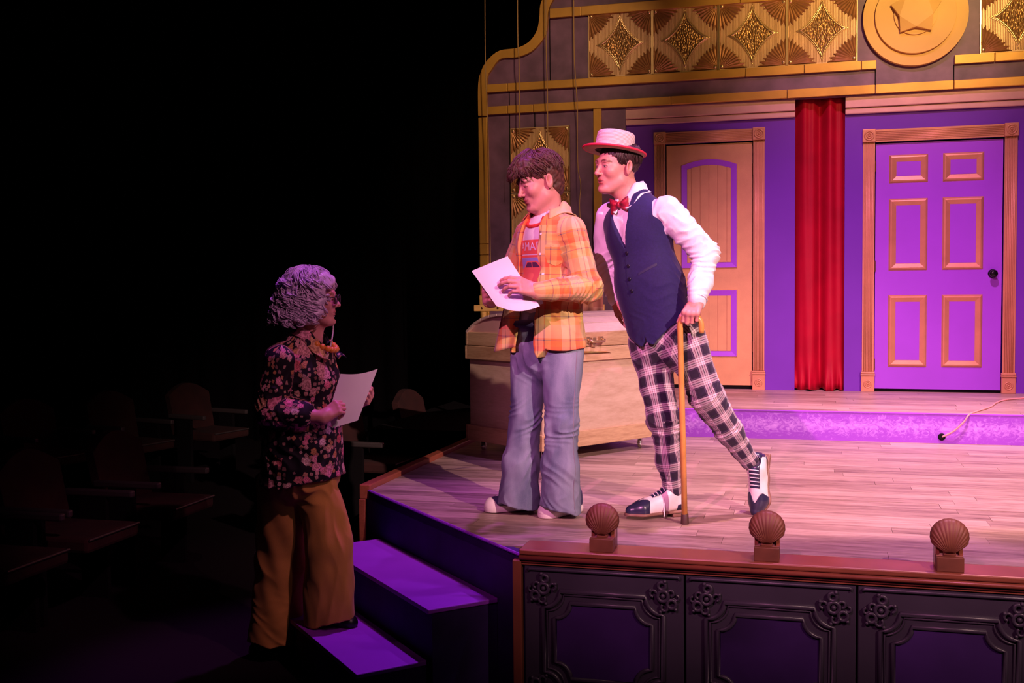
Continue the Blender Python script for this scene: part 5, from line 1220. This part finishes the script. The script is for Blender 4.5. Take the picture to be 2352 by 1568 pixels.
# cuff overlap and link
MB().tube([tuple(wL-cL*.008+a) for a in [(.0445*(unit(np.cross(cL, V3(0, 0, 1)))*math.cos(2*PI*i/24)+np.cross(cL, unit(np.cross(cL, V3(0, 0, 1))))*math.sin(2*PI*i/24))) for i in range(24)]], .0022, 6, closed=True).obj('cuff_edge', 'white_shirt', shB, smooth=True)
# vest
S = SDF(); S.ell(chB, (.172, .128, .190), RB, k=0); S.ell(abB+upB*.01, (.170, .126, .20), RB, k=.06); S.cone(abB, peB-upB*.07, .160, .172, .05, flat=(fB, .80))
S.cone(sL*.72+chB*.28, sR*.72+chB*.28, .064, .064, .05); S.cone(nkB-upB*.06, nkB-upB*.02, .098, .085, .05)
for sh, el, k in ((sL, eL, .085), (sR, eR, .082)):
    d = unit(el-sh); out = unit(sh-(chB+upB*(upB@(sh-chB)))); S.cone(sh+out*.088+upB*.05, sh+out*.075-upB*.16, .060, .074, .012, 's')
S.cone(nkB+fB*.02-upB*.02, nkB+fB*.0+upB*.16, .070, .085, .008, 's')
def vneck(P):
    q = P-chB.astype(F4); s_ = q@sB.astype(F4); f_ = q@fB.astype(F4); u_ = q@upB.astype(F4); w = np.interp(u_, [-.045, .08, .16, .2], [0, .050, .062, .07])
    return np.maximum(np.maximum(np.abs(s_)-w, -u_-.048), -(f_-.0))*.75
S.fn(vneck, k=.003)
def vhem(P):
    q = P-peB.astype(F4); s_ = q@sB.astype(F4); u_ = q@upB.astype(F4); f_ = q@fB.astype(F4)
    return u_-np.where(f_ > -.02, np.interp(np.abs(s_-.004), [0, .010, .034, .17], [-.012, -.045, -.060, .034]), .034)
S.fn(vhem, k=.003); S.disp = addf(waves(.0022, .16, 51), folds([(abB+sB*.10, .12, V3(.4, 0, 1), .07, .004, .3), (peB+fB*.1, .1, V3(1, 0, .4), .07, .003, .4)]))
vest = sdf_obj('vest', S, .0046, 'vest', pB)
for i, u_ in enumerate((-.075, -.135, -.195, -.250)):
    P = project_patch(S, [(.006, u_)], chB, RB, .001)[0]; MB().lathe([(.001, .0), (.0085, .0), (.0090, .003), (.0060, .0045), (.001, .0035)], 14, (0, 0, 0), 'z').xf(lambda v: Vector(P)+Vector(sB)*v.x+Vector(upB)*v.y+Vector(fB)*v.z).obj('button', 'vest_button', vest, smooth=True)
M['vest_welt'] = mat('vest_welt', (.010, .010, .055), .7)
surf_poly('welt_pocket', S, [(.055, -.190), (.135, -.165), (.135, -.153), (.055, -.178)], chB, RB, .002, 'vest_welt', vest, .012)
surf_poly('front_edge', S, [(-.012, -.06), (-.0095, -.06), (-.0095, -.27), (-.012, -.27)], chB, RB, .0012, 'vest_welt', vest, .02)
# bow tie
bc = nkB+fB*.088-upB*.034-sB*.012
M['bow'] = mat('red_patterned_silk', (.46, .010, .03), .45, var=.0, col2=(.10, .010, .04), vscale=38.)
sW = unit(sB*np.array([1, 1, .25])); uW = unit(np.cross(sW, -fB)); uW = uW*(1 if uW[2] > 0 else -1)
bow = MB().ball((0, 0, 0), 1., 16, 10).xf(lambda v: Vector(bc+fB*.008+sW*(.0115*v.x)+fB*(.011*v.y)+uW*(.0165*v.z))).obj('bow_tie', 'bow', pB, smooth=True)
for sg in (-1, 1):
    rows = []; nu, nv = 12, 40
    for i in range(nu+1):
        q = i/nu; hh = .012+.030*q**.75; th = (.008+.007*math.sin(PI*min(1, q*1.05)))*(1 if i < nu else .35); row = []
        for k in range(nv+1):
            a_ = 2*PI*k/nv; pl = 1+.30*math.cos(5*a_+.6)*(1-q*.6); row.append(tuple(bc+sW*(sg*(.007+.047*q+.004*math.cos(2*a_)*q))+uW*(hh*math.cos(a_)*(1 if i < nu else .9)-.004*q)+fB*(th*math.sin(a_)*pl+.004)))
        rows.append(row)
    rows.append([tuple(np.mean(np.array(rows[-1]), 0))]*(nv+1)); MB().grid(rows).obj('bow_wing', 'bow', bow, smooth=True)
# plaid trousers
S = SDF(); S.ell(peB+upB*-.02, (.150, .108, .12), RB, k=0); S.cone(peB+upB*.05, peB-upB*.05, .138, .148, .03, flat=(fB, .76))
mR = kR_*.4+aR_*.6; S.chain([hR_, kR_, mR, aR_+V3(0, 0, -.012)], [.096, .068, .058, .044], .03)
mL = kL_*.5+aL_*.5; S.chain([hL_, kL_, mL, aL_+(kL_-aL_)*.06], [.098, .074, .062, .044], .03)
S.cone((hL_+hR_)/2+V3(0, 0, .03), peB, .080, .09, .04)
S.disp = addf(waves(.003, .13, 61), folds([(kR_+V3(0, 0, -.02), .09, V3(.2, 0, 1), .05, .012, .1), (kL_-SCR_R*.0, .09, unit(aL_-kL_)+V3(0, 0, .2), .05, .011, .7), (hR_+fB*.08+V3(0, 0, -.02), .1, V3(.7, 0, .7), .06, .006, .3), (aR_+V3(0, 0, .06), .07, V3(.1, 0, 1), .05, .007, .9), (mL, .1, unit(aL_-kL_), .07, .006, .4), (hL_+V3(0, 0, .02), .1, V3(-.6, 0, .7), .06, .005, .6)]))
gB = [([peB+upB*.10, hR_, kR_, aR_], fB, .078, (.0, 0)), ([peB+upB*.10, hL_, kL_, aL_], fB, .078, (.05, .0))]
tr_ = sdf_obj('plaid_trousers', S, .0046, 'tartan', pB, lambda v: charts(v, gB))
# two-tone wingtip shoes, built flat then posed
def wingtip(pose, name):
    """local: x toe, y left, z up, heel back at x = 0, length .295"""
    t_ = .295; tf = lambda v: (v*1.06)@pose[0].T+pose[1]
    def put(S, nm, m, par, h=.0038):
        v, q = S.mesh(h); return link(nm, np_mesh(nm, tf(v), q), m, par)
    S = SDF(); S.cone((.042, 0, .0), (.12, .004, 0), .036, .036, 0); S.cone((.12, .004, 0), (.215, .010, 0), .036, .047, .02); S.cone((.215, .010, 0), (t_-.030, .004, 0), .047, .030, .02); S.fn(lambda P: P[:, 2]-(-.0+.004*0), k=.001); S.fn(lambda P: .012-P[:, 2], k=.002)
    sole = put(S, name, 'sole', pB)
    S = SDF(); S.box((.04, 0, -.008), (.038, .033, .010), r=.006); put(S, 'heel_block', 'sole', sole)
    def upper(S):
        S.cone((.040, 0, .040), (.12, .004, .030), .031, .031, 0); S.cone((.12, .004, .030), (.215, .010, .022), .034, .040, .02); S.cone((.215, .010, .022), (t_-.034, .004, .018), .040, .026, .02)
        S.cone((.045, 0, .085), (.085, 0, .082), .030, .033, .03); S.cone((.085, 0, .075), (.17, .006, .045), .034, .032, .03); S.fn(lambda P: P[:, 2]-.010, k=.002)
        S.cone((.060, 0, .10), (.055, 0, .14), .026, .032, .004, 's'); return S
    white = put(upper(SDF()), 'white_upper', 'leather_white', sole)
    def grown(extra):
        S = upper(SDF()); base = S._ev; return S
    def shell(cut, nm):
        S = SDF(); S.fn(lambda P: UP.ev(P)-.0022, (0-.01, -.06, 0), (.31, .07, .13), 0, 'u'); S.fn(cut, k=.002, op='i'); return put(S, nm, 'leather_navy', sole, .0034)
    UP = upper(SDF())
    shell(lambda P: -(P[:, 0]-(.222-.03*np.abs((P[:, 1]-.008)/.04)**1.0+.012*np.cos((P[:, 1]-.008)*120))), 'toe_wing')
    shell(lambda P: np.maximum(np.maximum(np.abs(P[:, 1]-.003)-.024, -(P[:, 2]-.052)), P[:, 0]-.172), 'lace_panel')
    shell(lambda P: np.maximum(P[:, 0]-.055, P[:, 2]-.055+.35*P[:, 0]), 'heel_counter')
    b = MB()
    def on_top(x, y):
        z = np.arange(.16, .02, -.001); d = UP.ev(np.stack([np.full(len(z), x), np.full(len(z), y), z], 1)); k = np.argmax(d < .003); return (x, y, float(z[k]))
    for i in range(5): b.tube([tuple(tf(np.array(on_top(.098+.0155*i, y)))) for y in (-.020, -.012, -.004, .004, .012, .020, .025)], .0026, 6)
    b.obj('laces', 'lace', sole, smooth=True)
    return sole
hl_ = onZ(1588, 1174, 0); to_ = onZ(1452, 1184, 0); f = unit((to_-hl_)*np.array([1, 1, 0])); hl_ = aR_-f*.066; pose = (np.stack([f, np.cross((0, 0, 1), f), V3(0, 0, 1)], 1), V3(hl_[0], hl_[1], .018))
sh1 = wingtip(pose, 'wingtip_shoe')
MB().tube([tuple(J(1523, 1140, 4.95)), tuple(J(1527, 1160, 4.94)), tuple(J(1526, 1180, 4.93)), tuple(J(1525, 1187, 4.92))], .0025, 6).obj('loose_lace', 'lace', sh1, smooth=True)
to_ = onZ(1738, 1180, 0); heel = J(1752, 1060, 5.22); f = unit(to_-heel); n_ = unit(-SCR_R*.34+to_cam(heel)*.94); n_ = unit(n_-f*(n_@f)); pose = (np.stack([f, np.cross(n_, f), n_], 1), np.array(to_)-f*.288+n_*.006+V3(0, 0, .004))
sh2 = wingtip(pose, 'wingtip_shoe')
S = SDF(); S.chain([aL_+(kL_-aL_)*.12, aL_, pose[1]+f*.075+n_*.09], [.034, .032, .030], .02); sdf_obj('sock', S, .005, 'sock', pB); S = SDF(); S.chain([aR_+V3(0, 0, .06), aR_+V3(0, 0, -.05)], [.034, .026], .02); sdf_obj('sock', S, .005, 'sock', pB)
# straw boater
def straw():
    m, t, b = nt('cream_straw'); tc = node(t, 'Attribute', attribute_name='uvw'); s_ = node(t, 'SeparateXYZ'); L(t, tc.outputs['Vector'], s_.inputs[0])
    w = math_n(t, 'SINE', math_n(t, 'MULTIPLY', s_.outputs[1], 2*PI/.0058)); b.inputs['Roughness'].default_value = .7
    L(t, ramp(t, math_n(t, 'MULTIPLY_ADD', w, .5, .5), [(.0, (.50, .32, .24)), (.45, (.80, .66, .58))]), b.inputs['Base Color'])
    bp = node(t, 'Bump', i_Strength=.5, i_Distance=.003); L(t, w, bp.inputs['Height']); L(t, bp.outputs[0], b.inputs['Normal']); return m
M['straw'] = straw(); M['straw_under'] = mat('straw_underside', (.48, .30, .17), .8, var=.1, vscale=60.); M['hat_red'] = mat('red_hat_binding', (.62, .02, .05), .6)
hB = thing('straw_hat', 'cream straw boater with a red brim edge worn by the leaning man', 'hat')
hc = J(1411, 350, 4.985); hu = unit(RhB[:, 2]+SCR_R*.15+to_cam(hc)*-.15); hx = unit(RhB[:, 0]-hu*(hu@RhB[:, 0])); hy = np.cross(hu, hx); hB.location = Vector(hc)
def hatpt(a, r, z, ov=1.12): return hc+hx*(math.cos(a)*r*ov)+hy*(math.sin(a)*r)+hu*z
def lathe_hat(prof, nm, m, n=56):
    rows = [[tuple(hatpt(2*PI*i/n, r, z)) for i in range(n+1)] for r, z in prof]; b = MB().grid(rows); o = b.obj(nm, m, hB, smooth=True, angle=50)
    cum = 0; uv = []
    for k, (r, z) in enumerate(prof):
        if k: cum += math.hypot(r-prof[k-1][0], z-prof[k-1][1])
        uv += [(0, cum, 0)]*(n+1)
    at = o.data.attributes.new('uvw', 'FLOAT_VECTOR', 'POINT'); at.data.foreach_set('vector', np.array(uv, F4).ravel()); return o
crown = lathe_hat([(.0865, .004), (.085, .03), (.083, .06), (.0805, .083), (.076, .091), (.066, .095), (.04, .097), (.001, .098)], 'crown', 'straw')
brim = lathe_hat([(.086, .006), (.105, .004), (.125, .005), (.134, .008)], 'brim', 'straw'); lathe_hat([(.084, .001), (.105, -.002), (.125, -.001), (.134, .003)], 'brim_underside', 'straw_under')
MB().tube([tuple(hatpt(2*PI*i/56, .1345, .0055)) for i in range(56)], .0055, 8, closed=True).obj('brim_binding', 'hat_red', hB, smooth=True)
# cane
cb = onZ(1573, 1203, 0); ct = J(1562, 748, 4.80); cd = unit(ct-cb); cv = unit(J(1612, 745, 4.80)-ct); cv = unit(cv-cd*(cv@cd))
cn = thing('walking_cane', 'honey-coloured wooden cane with a crook handle planted on the stage', 'cane', tuple(cb)); rr = .047
P = [cb+cd*.03, (cb+ct)/2, ct]+[ct+cv*(rr-rr*math.cos(a))+cd*rr*1.0*math.sin(a) for a in np.linspace(.25, PI, 12)]+[ct+cv*2*rr-cd*.018, ct+cv*2*rr-cd*.034]
MB().tube([tuple(p) for p in P], [.0135]*3+[.013]*12+[.0128, .0120], 12).obj('shaft', 'cane', cn, smooth=True)
MB().lathe([(.001, 0), (.019, 0), (.0185, .012), (.0165, .045), (.0145, .048), (.001, .048)], 16).xf(lambda v: Vector(cb)+v).obj('rubber_tip', 'cane_tip', cn, smooth=True, angle=40)

# ================================================================== woman in the flowered blouse
pC = thing('person', 'lilac-haired woman in flowered blouse and mustard trousers climbing the steps', 'person', tuple(onZ(760, 1440, -.445)*np.array([1, 1, 1])))
fC = unit(SCR_R*.96+np.array([.44, -.9, 0])*.26); RC = frame(fC); nC = -RC[:, 0]       # nC: her right side, towards the camera
chC, abC, peC = J(697, 860, 4.42), J(692, 985, 4.43), J(697, 1085, 4.43)
sN, sF = chC+nC*.150-fC*.03+V3(0, 0, .075), chC-nC*.150-fC*.0+V3(0, 0, .075)
eN, wN = J(622, 942, 4.22), J(741, 958, 4.27)
eF, wF = J(770, 950, 4.66), J(822, 925, 4.58)
nkC = J(718, 782, 4.43); hdC = J(721, 684, 4.43); RhC = head_R(unit(SCR_R*1.+to_cam(hdC)*.04+V3(0, 0, -.02)), 0)
hpF, knF, hmF = J(722, 1105, 4.40), J(757, 1250, 4.40), J(757, 1425, 4.42)
hpB, knB, hmB = J(650, 1112, 4.42), J(645, 1290, 4.50), J(628, 1468, 4.52)
ftF = onZ(770, 1436, -.445); ftB = V3(*J(630, 1500, 4.52)[:2], HALL_Z)
hN = hand_mesh(eN, wN, unit(J(770, 938, 4.30)-wN), unit(to_cam(wN)*.75+V3(0, 0, .6)), -1, [(.95, 1.2, .6), (1., 1.2, .6), (1.05, 1.2, .6), (1.1, 1.2, .6)], thumb_dir=unit(J(790, 930, 4.36)-J(752, 945, 4.28)), sc=.88)
hF = hand_mesh(eF, wF, unit(J(848, 915, 4.56)-wF), unit(to_cam(wF)*.2+SCR_R*.9), 1, [(.9, 1.1, .6), (.95, 1.1, .6), (1., 1.1, .6), (1., 1.1, .6)], thumb_dir=unit(J(840, 900, 4.54)-wF), sc=.88)
core = core_mesh([([nkC, chC, abC, peC], [.045, .08, .08, .09]), ([sN*.75+chC*.25, sN, eN, wN], [.045, .040, .034, .024]), ([sF*.75+chC*.25, sF, eF, wF], [.045, .040, .034, .024]), ([peC, hpF, knF, V3(*ftF[:2], -.40)], [.09, .07, .045, .034]), ([peC, hpB, knB, V3(*ftB[:2], HALL_Z+.05)], [.09, .07, .045, .034])])
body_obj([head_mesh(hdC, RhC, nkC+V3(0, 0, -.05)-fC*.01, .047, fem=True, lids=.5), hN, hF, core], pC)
# wig of loose curls
S = SDF(); S.ell((-.030, 0, .034), (.118, .100, .100), k=0); S.ell((-.075, 0, -.045), (.085, .100, .075), k=.05); S.ell((-.02, .066, -.060), (.075, .040, .060), k=.04); S.ell((-.02, -.066, -.060), (.075, .040, .060), k=.04)
for s_ in (-1, 1): S.ell((.034, s_*.064, .005), (.040, .026, .050), k=.03)
S.ell((.030, 0, .078), (.062, .066, .040), k=.03)
S.fn(lambda P: np.maximum(np.maximum(-(P[:, 0]-.066), np.abs(P[:, 1])-.062), P[:, 2]-.052)*.8, k=.015); S.cone((.02, 0, -.08), (.10, 0, -.14), .058, .07, .015, 's')
S.disp = waves(.004, .05, 77); rg = np.random.default_rng(12); locks = []; WIG = S
def wigpt(th, ph, ex=0.):
    r = np.array([.121, .104, .104])+ex; low = max(0, ph-1.35)
    return np.array([-.030-.030*low+r[0]*math.sin(min(ph, 1.57))*math.cos(th), r[1]*math.sin(min(ph, 1.57))*math.sin(th)*(1+.05*low), .036+r[2]*math.cos(min(ph, 1.57))-.105*low])
def bundle(P, r, k=4):
    """a lock is a few strands lying side by side"""
    P = [np.asarray(p) for p in P]
    for q in range(k):
        off = rg.normal(size=3)*r*.9; w_ = rg.uniform(.6, 1.)
        locks.append(([p+off*(.4+.8*math.sin(PI*i/(len(P)-1))) for i, p in enumerate(P)], r*.62*w_))
for i in range(300):                                                    # smooth crown hair combed down and forward
    th = rg.uniform(0, 2*PI); st_ = rg.uniform(.0, .55); ln = rg.uniform(.6, .95); P = []
    fr = max(0, math.cos(th))
    for j in range(10):
        t_ = j/9; ph = st_+ln*t_*(1-.22*fr); P.append(wigpt(th+.12*math.sin(4*t_+th*5), ph, .002+.003*math.sin(6*t_+i)))
    bundle(P, .0034, 3)
for i in range(280):                                                    # waves round the sides and back
    th = rg.uniform(.50, 2*PI-.50); st_ = rg.uniform(.95, 2.25); ln = rg.uniform(.4, .7); am = rg.uniform(.14, .28); fq = rg.uniform(4.5, 7.5); p0 = rg.uniform(0, 6); P = []
    for j in range(13):
        t_ = j/12; P.append(wigpt(th+am*math.sin(fq*t_+p0), st_+ln*t_+.10*math.cos(fq*t_+p0), .004+.012*math.sin(fq*t_+p0+1.5)))
    if P[-1][2] < -.150 or (P[-1][0] > .060 and P[-1][2] < .02): continue
    bundle(P, .0044, 4)
for i in range(130):                                                     # ring curls along the sides and nape
    th = rg.uniform(.62, 2*PI-.62); c = wigpt(th, rg.uniform(1.25, 2.75), .004); n_ = unit(c*np.array([1, 1, .2])); a_ = unit(np.cross(n_, rg.normal(size=3))); b_ = np.cross(n_, a_); R_ = rg.uniform(.014, .027)
    if c[0] > .055 and c[2] < .02: continue
    bundle([c+a_*R_*math.cos(2.3*PI*j/15)*(1-j/36)+b_*R_*math.sin(2.3*PI*j/15)*(1-j/36)+n_*.007*math.sin(j*.8) for j in range(16)], .0048, 4)
hair_cap('wig', hdC, RhC, S, 'hair_lilac', pC, locks)
# glasses with a bead chain
M['frame_black'] = mat('black_glasses_frame', (.01, .008, .012), .25); M['bead_pale'] = mat('pearly_bead', (.6, .55, .55), .3); M['bead_orange'] = mat('orange_bead', (.72, .27, .04), .35, var=.1)
def lens_glass():
    m, t, b = nt('clear_lens'); b.inputs['Base Color'].default_value = (.9, .8, .85, 1); b.inputs['Roughness'].default_value = .05; b.inputs['Transmission Weight'].default_value = 1.; b.inputs['IOR'].default_value = 1.05; return m
M['lens'] = lens_glass()
gl = thing('eyeglasses', 'dark-framed eyeglasses on a bead chain worn by the lilac-haired woman', 'eyeglasses', tuple(hdC))
hw = lambda p: tuple(RhC@np.asarray(p, float)+hdC)
for s_ in (-1, 1):
    cx = s_*.034; MB().tube([hw((.108+.004*math.cos(2*PI*i/24)*0, cx+.025*math.cos(2*PI*i/24), -.004+.021*math.sin(2*PI*i/24))) for i in range(24)], .0024, 6, closed=True).obj('rim', 'frame_black', gl, smooth=True)
    MB().add([hw((.108, cx+.024*math.cos(2*PI*i/24), -.004+.020*math.sin(2*PI*i/24))) for i in range(24)], [tuple(range(24))]).obj('lens', 'lens', gl, solid=.001)
    MB().tube([hw((.108, s_*.060, .003)), hw((.09, s_*.070, .004)), hw((.02, s_*.080, .004)), hw((-.02, s_*.082, -.004))], .0022, 6).obj('temple', 'frame_black', gl, smooth=True)
MB().tube([hw((.108, -.010, .0)), hw((.1115, 0, .003)), hw((.108, .010, .0))], .0022, 6).obj('bridge', 'frame_black', gl, smooth=True)
P = smooth_path([tuple(J(768, 690, 4.50)), tuple(J(766, 745, 4.52)), tuple(J(763, 775, 4.50)), tuple(J(757, 800, 4.44)), tuple(J(746, 815, 4.40))], 9)
bmesh_ball = MB().ball((0, 0, 0), .0042, 8, 6).mesh('chain_bead'); bmesh_ball.materials.append(M['bead_pale'])
for p in P: o = link('chain_bead', bmesh_ball, None, gl); o.matrix_basis = Matrix.Translation(p)
nl = thing('necklace', 'necklace of large round orange beads on the flowered blouse', 'necklace', tuple(nkC)); ob = MB().ball((0, 0, 0), .0145, 12, 8).mesh('bead'); ob.materials.append(M['bead_orange']); ob.polygons.foreach_set('use_smooth', [True]*len(ob.polygons))
for i in range(20):
    a = 2*PI*i/20; p = nkC+fC*(.028+.080*math.cos(a))-nC*(.075*math.sin(a))+V3(0, 0, .000-.042*math.cos(a)); o = link('bead', ob, None, nl); o.matrix_basis = Matrix.Translation(tuple(p))
# flowered blouse
def floral():
    """blossoms with lobed petals in three sizes scattered over black"""
    m, t, b = nt('dark_floral_print'); a = node(t, 'Attribute', attribute_name='uvw'); col = (.006, .005, .008); dz = node(t, 'TexNoise', i_Scale=70., i_Detail=2.); L(t, a.outputs['Vector'], dz.inputs['Vector'])
    def layer(col, scale, rad, lobes, keep, stops, off):
        sh = node(t, 'VectorMath', operation='ADD'); L(t, a.outputs['Vector'], sh.inputs[0]); sh.inputs[1].default_value = (off, off*.7, 0)
        vo = node(t, 'TexVoronoi', voronoi_dimensions='2D', i_Scale=scale, i_Randomness=.85); L(t, sh.outputs[0], vo.inputs['Vector'])
        df = node(t, 'VectorMath', operation='SUBTRACT'); L(t, sh.outputs[0], df.inputs[0]); L(t, vo.outputs['Position'], df.inputs[1]); sp_ = node(t, 'SeparateXYZ'); L(t, df.outputs[0], sp_.inputs[0])
        ang = math_n(t, 'ARCTAN2', sp_.outputs[1], sp_.outputs[0]); r_ = math_n(t, 'DIVIDE', vo.outputs['Distance'], scale*1.0); rc = node(t, 'SeparateColor'); L(t, vo.outputs['Color'], rc.inputs[0])
        r_ = math_n(t, 'SQRT', math_n(t, 'ADD', math_n(t, 'MULTIPLY', sp_.outputs[0], sp_.outputs[0]), math_n(t, 'MULTIPLY', sp_.outputs[1], sp_.outputs[1])))
        lob = math_n(t, 'MULTIPLY_ADD', math_n(t, 'COSINE', math_n(t, 'MULTIPLY_ADD', ang, float(lobes), math_n(t, 'MULTIPLY', rc.outputs[1], 6.))), .11, .89)
        lim = math_n(t, 'MULTIPLY', math_n(t, 'MULTIPLY', lob, math_n(t, 'MULTIPLY_ADD', rc.outputs[2], .5, .65)), rad)
        q = math_n(t, 'DIVIDE', math_n(t, 'ADD', r_, math_n(t, 'MULTIPLY_ADD', dz.outputs[0], rad*.35, -rad*.17)), lim)
        mask = math_n(t, 'MULTIPLY', math_n(t, 'LESS_THAN', q, 1.), math_n(t, 'LESS_THAN', rc.outputs[0], keep)); fc = ramp(t, math_n(t, 'FRACT', math_n(t, 'MULTIPLY', rc.outputs[1], 7.3)), stops)
        ring = math_n(t, 'SINE', math_n(t, 'MULTIPLY_ADD', q, 12., math_n(t, 'MULTIPLY', dz.outputs[0], 9.))); fc = mixc(t, math_n(t, 'MULTIPLY_ADD', ring, .36, .30), fc, (.16, .03, .04)); return mixc(t, mask, col, fc)
    PKs = [(0., (.80, .22, .32)), (.30, (.78, .40, .45)), (.55, (.62, .33, .07)), (.8, (.75, .60, .52)), (1., (.65, .08, .10))]
    col = layer(col, 46., .0105, 4, .55, [(0., (.20, .12, .09)), (.5, (.55, .38, .32)), (1., (.60, .30, .10))], .3); col = layer(col, 27., .021, 6, .40, PKs, .9); col = layer(col, 11.5, .047, 9, .30, PKs, 2.1)
    L(t, col, b.inputs['Base Color']); b.inputs['Roughness'].default_value = .7; b.inputs['Specular IOR Level'].default_value = .25; return m
M['floral'] = floral()
S = SDF(); S.ell(chC+V3(0, 0, .01), (.175, .140, .190), RC, k=0); S.ell(chC+fC*.055+V3(0, 0, -.03), (.130, .100, .09), RC, k=.05); S.ell(abC, (.185, .165, .20), RC, k=.06); hzC = float(J(700, 1104, 4.43)[2])
S.cone(abC, V3(*peC[:2], hzC-.04), .180, .200, .05, flat=(fC, .97)); S.cone(sN*.8+chC*.2, sF*.8+chC*.2, .066, .066, .05); S.cone(nkC+V3(0, 0, -.05), nkC+V3(0, 0, -.015), .085, .070, .04)
cN = unit(wN-eN); S.chain([sN, eN, eN+cN*.135], [.080, .068, .056], .025); cF = unit(wF-eF); S.chain([sF, eF, eF+cF*.09], [.074, .064, .056], .025); S.cone(eN+cN*.10, eN+cN*.135, .054, .054, .006)
S.cone(nkC+fC*.03+V3(0, 0, -.03), nkC+fC*.03+V3(0, 0, .12), .056, .075, .008, 's'); S.fn(lambda P: P[:, 2]-(hzC+.035*np.clip((P-peC.astype(F4))@fC.astype(F4)/.2, -.2, 1)), k=.004)
S.disp = addf(waves(.004, .14, 71), folds([(eN, .1, cN+V3(0, 0, .5), .05, .009, .2), (sN+V3(0, 0, -.12), .1, unit(eN-sN)+fC*.5, .06, .006, .3), (abC+nC*.12, .16, fC+V3(0, 0, .3), .08, .007, .4), (peC+nC*.14, .14, fC, .09, .007, .6)]))
gC = [([chC+V3(0, 0, .25), peC+V3(0, 0, -.2)], fC, .17, (0, 0)), ([sN+nC*.03, eN, wN], fC, .07, (.9, .3)), ([sF-nC*.03, eF, wF], fC, .07, (1.7, .1))]
bl = sdf_obj('flowered_blouse', S, .0052, 'floral', pC, lambda v: charts(v, gC))
cl = collar('collar', 'floral', bl, nkC, RC, .062, .105, .020, .055, 34, S); co = np.array([v.co[:] for v in cl.data.vertices]); at = cl.data.attributes.new('uvw', 'FLOAT_VECTOR', 'POINT'); at.data.foreach_set('vector', co.astype(F4).ravel())
# wide mustard trousers
S = SDF(); S.ell(peC+V3(0, 0, -.01), (.17, .16, .13), RC, k=0)
S.chain([hpF, knF, hmF+V3(0, 0, -.03)], [.100, .108, .124], .02, flat=(nC, .8)); S.chain([hpB, knB, hmB+V3(0, 0, -.03)], [.122, .118, .130], .03, flat=(nC, .85))
S.fn(lambda P: P[:, 2]-np.where((P-knF.astype(F4))@SCR_R.astype(F4) > -.115, hmF[2]+.03*np.clip(((P-hmF.astype(F4))@SCR_R.astype(F4))/.12, -.3, 1), hmB[2])-.008*np.sin(P[:, 0]*30), k=.003)
S.disp = addf(waves(.004, .16, 81, stretch=(1, 1, .35)), folds([(knF+V3(0, 0, .02), .14, SCR_R+V3(0, 0, .25), .11, .006, .3), (knF+V3(0, 0, -.2), .16, SCR_R, .12, .006, .5), (knB, .2, SCR_R+V3(0, 0, -.1), .13, .005, .8), (hmB+V3(0, 0, .08), .13, V3(.3, 0, 1), .10, .006, .2), (hpF+nC*.1, .12, SCR_R+V3(0, 0, .5), .09, .007, .1)]))
sdf_obj('wide_trousers', S, .0056, 'mustard', pC)
def flatshoe(toe, heel, z):
    f = unit((toe-heel)*np.array([1, 1, 0])); o = np.array([heel[0], heel[1], z]); t_ = np.linalg.norm((toe-heel)[:2]); S = SDF(); S.cone(o+f*.035+V3(0, 0, .022), o+f*(t_-.04)+V3(0, 0, .018), .030, .038, 0); S.cone(o+f*.05+V3(0, 0, .05), o+f*.13+V3(0, 0, .04), .030, .034, .03); S.fn(lambda P: P[:, 2]-z-.002, k=.002); sdf_obj('shoe', S, .0045, 'shoe_black', pC)
tt = onZ(822, 1440, -.445); flatshoe(tt, tt-fC*.235, -.445); tb = ftB+fC*.10; flatshoe(tb, tb-fC*.235, HALL_Z)
c00, c10, c11, c01 = J(782, 858, 4.42), J(868, 847, 4.50), J(822, 965, 4.46), J(743, 988, 4.36)
sheet('paper_sheet', c00, c10, c11, c01, lambda u_, v_: to_cam(c00)*(.010*math.sin(PI*u_)-.012*u_*u_*(1-v_))+V3(0, 0, -.010*math.sin(PI*u_)*(1-v_)), 'white sheet of paper held by the lilac-haired woman')
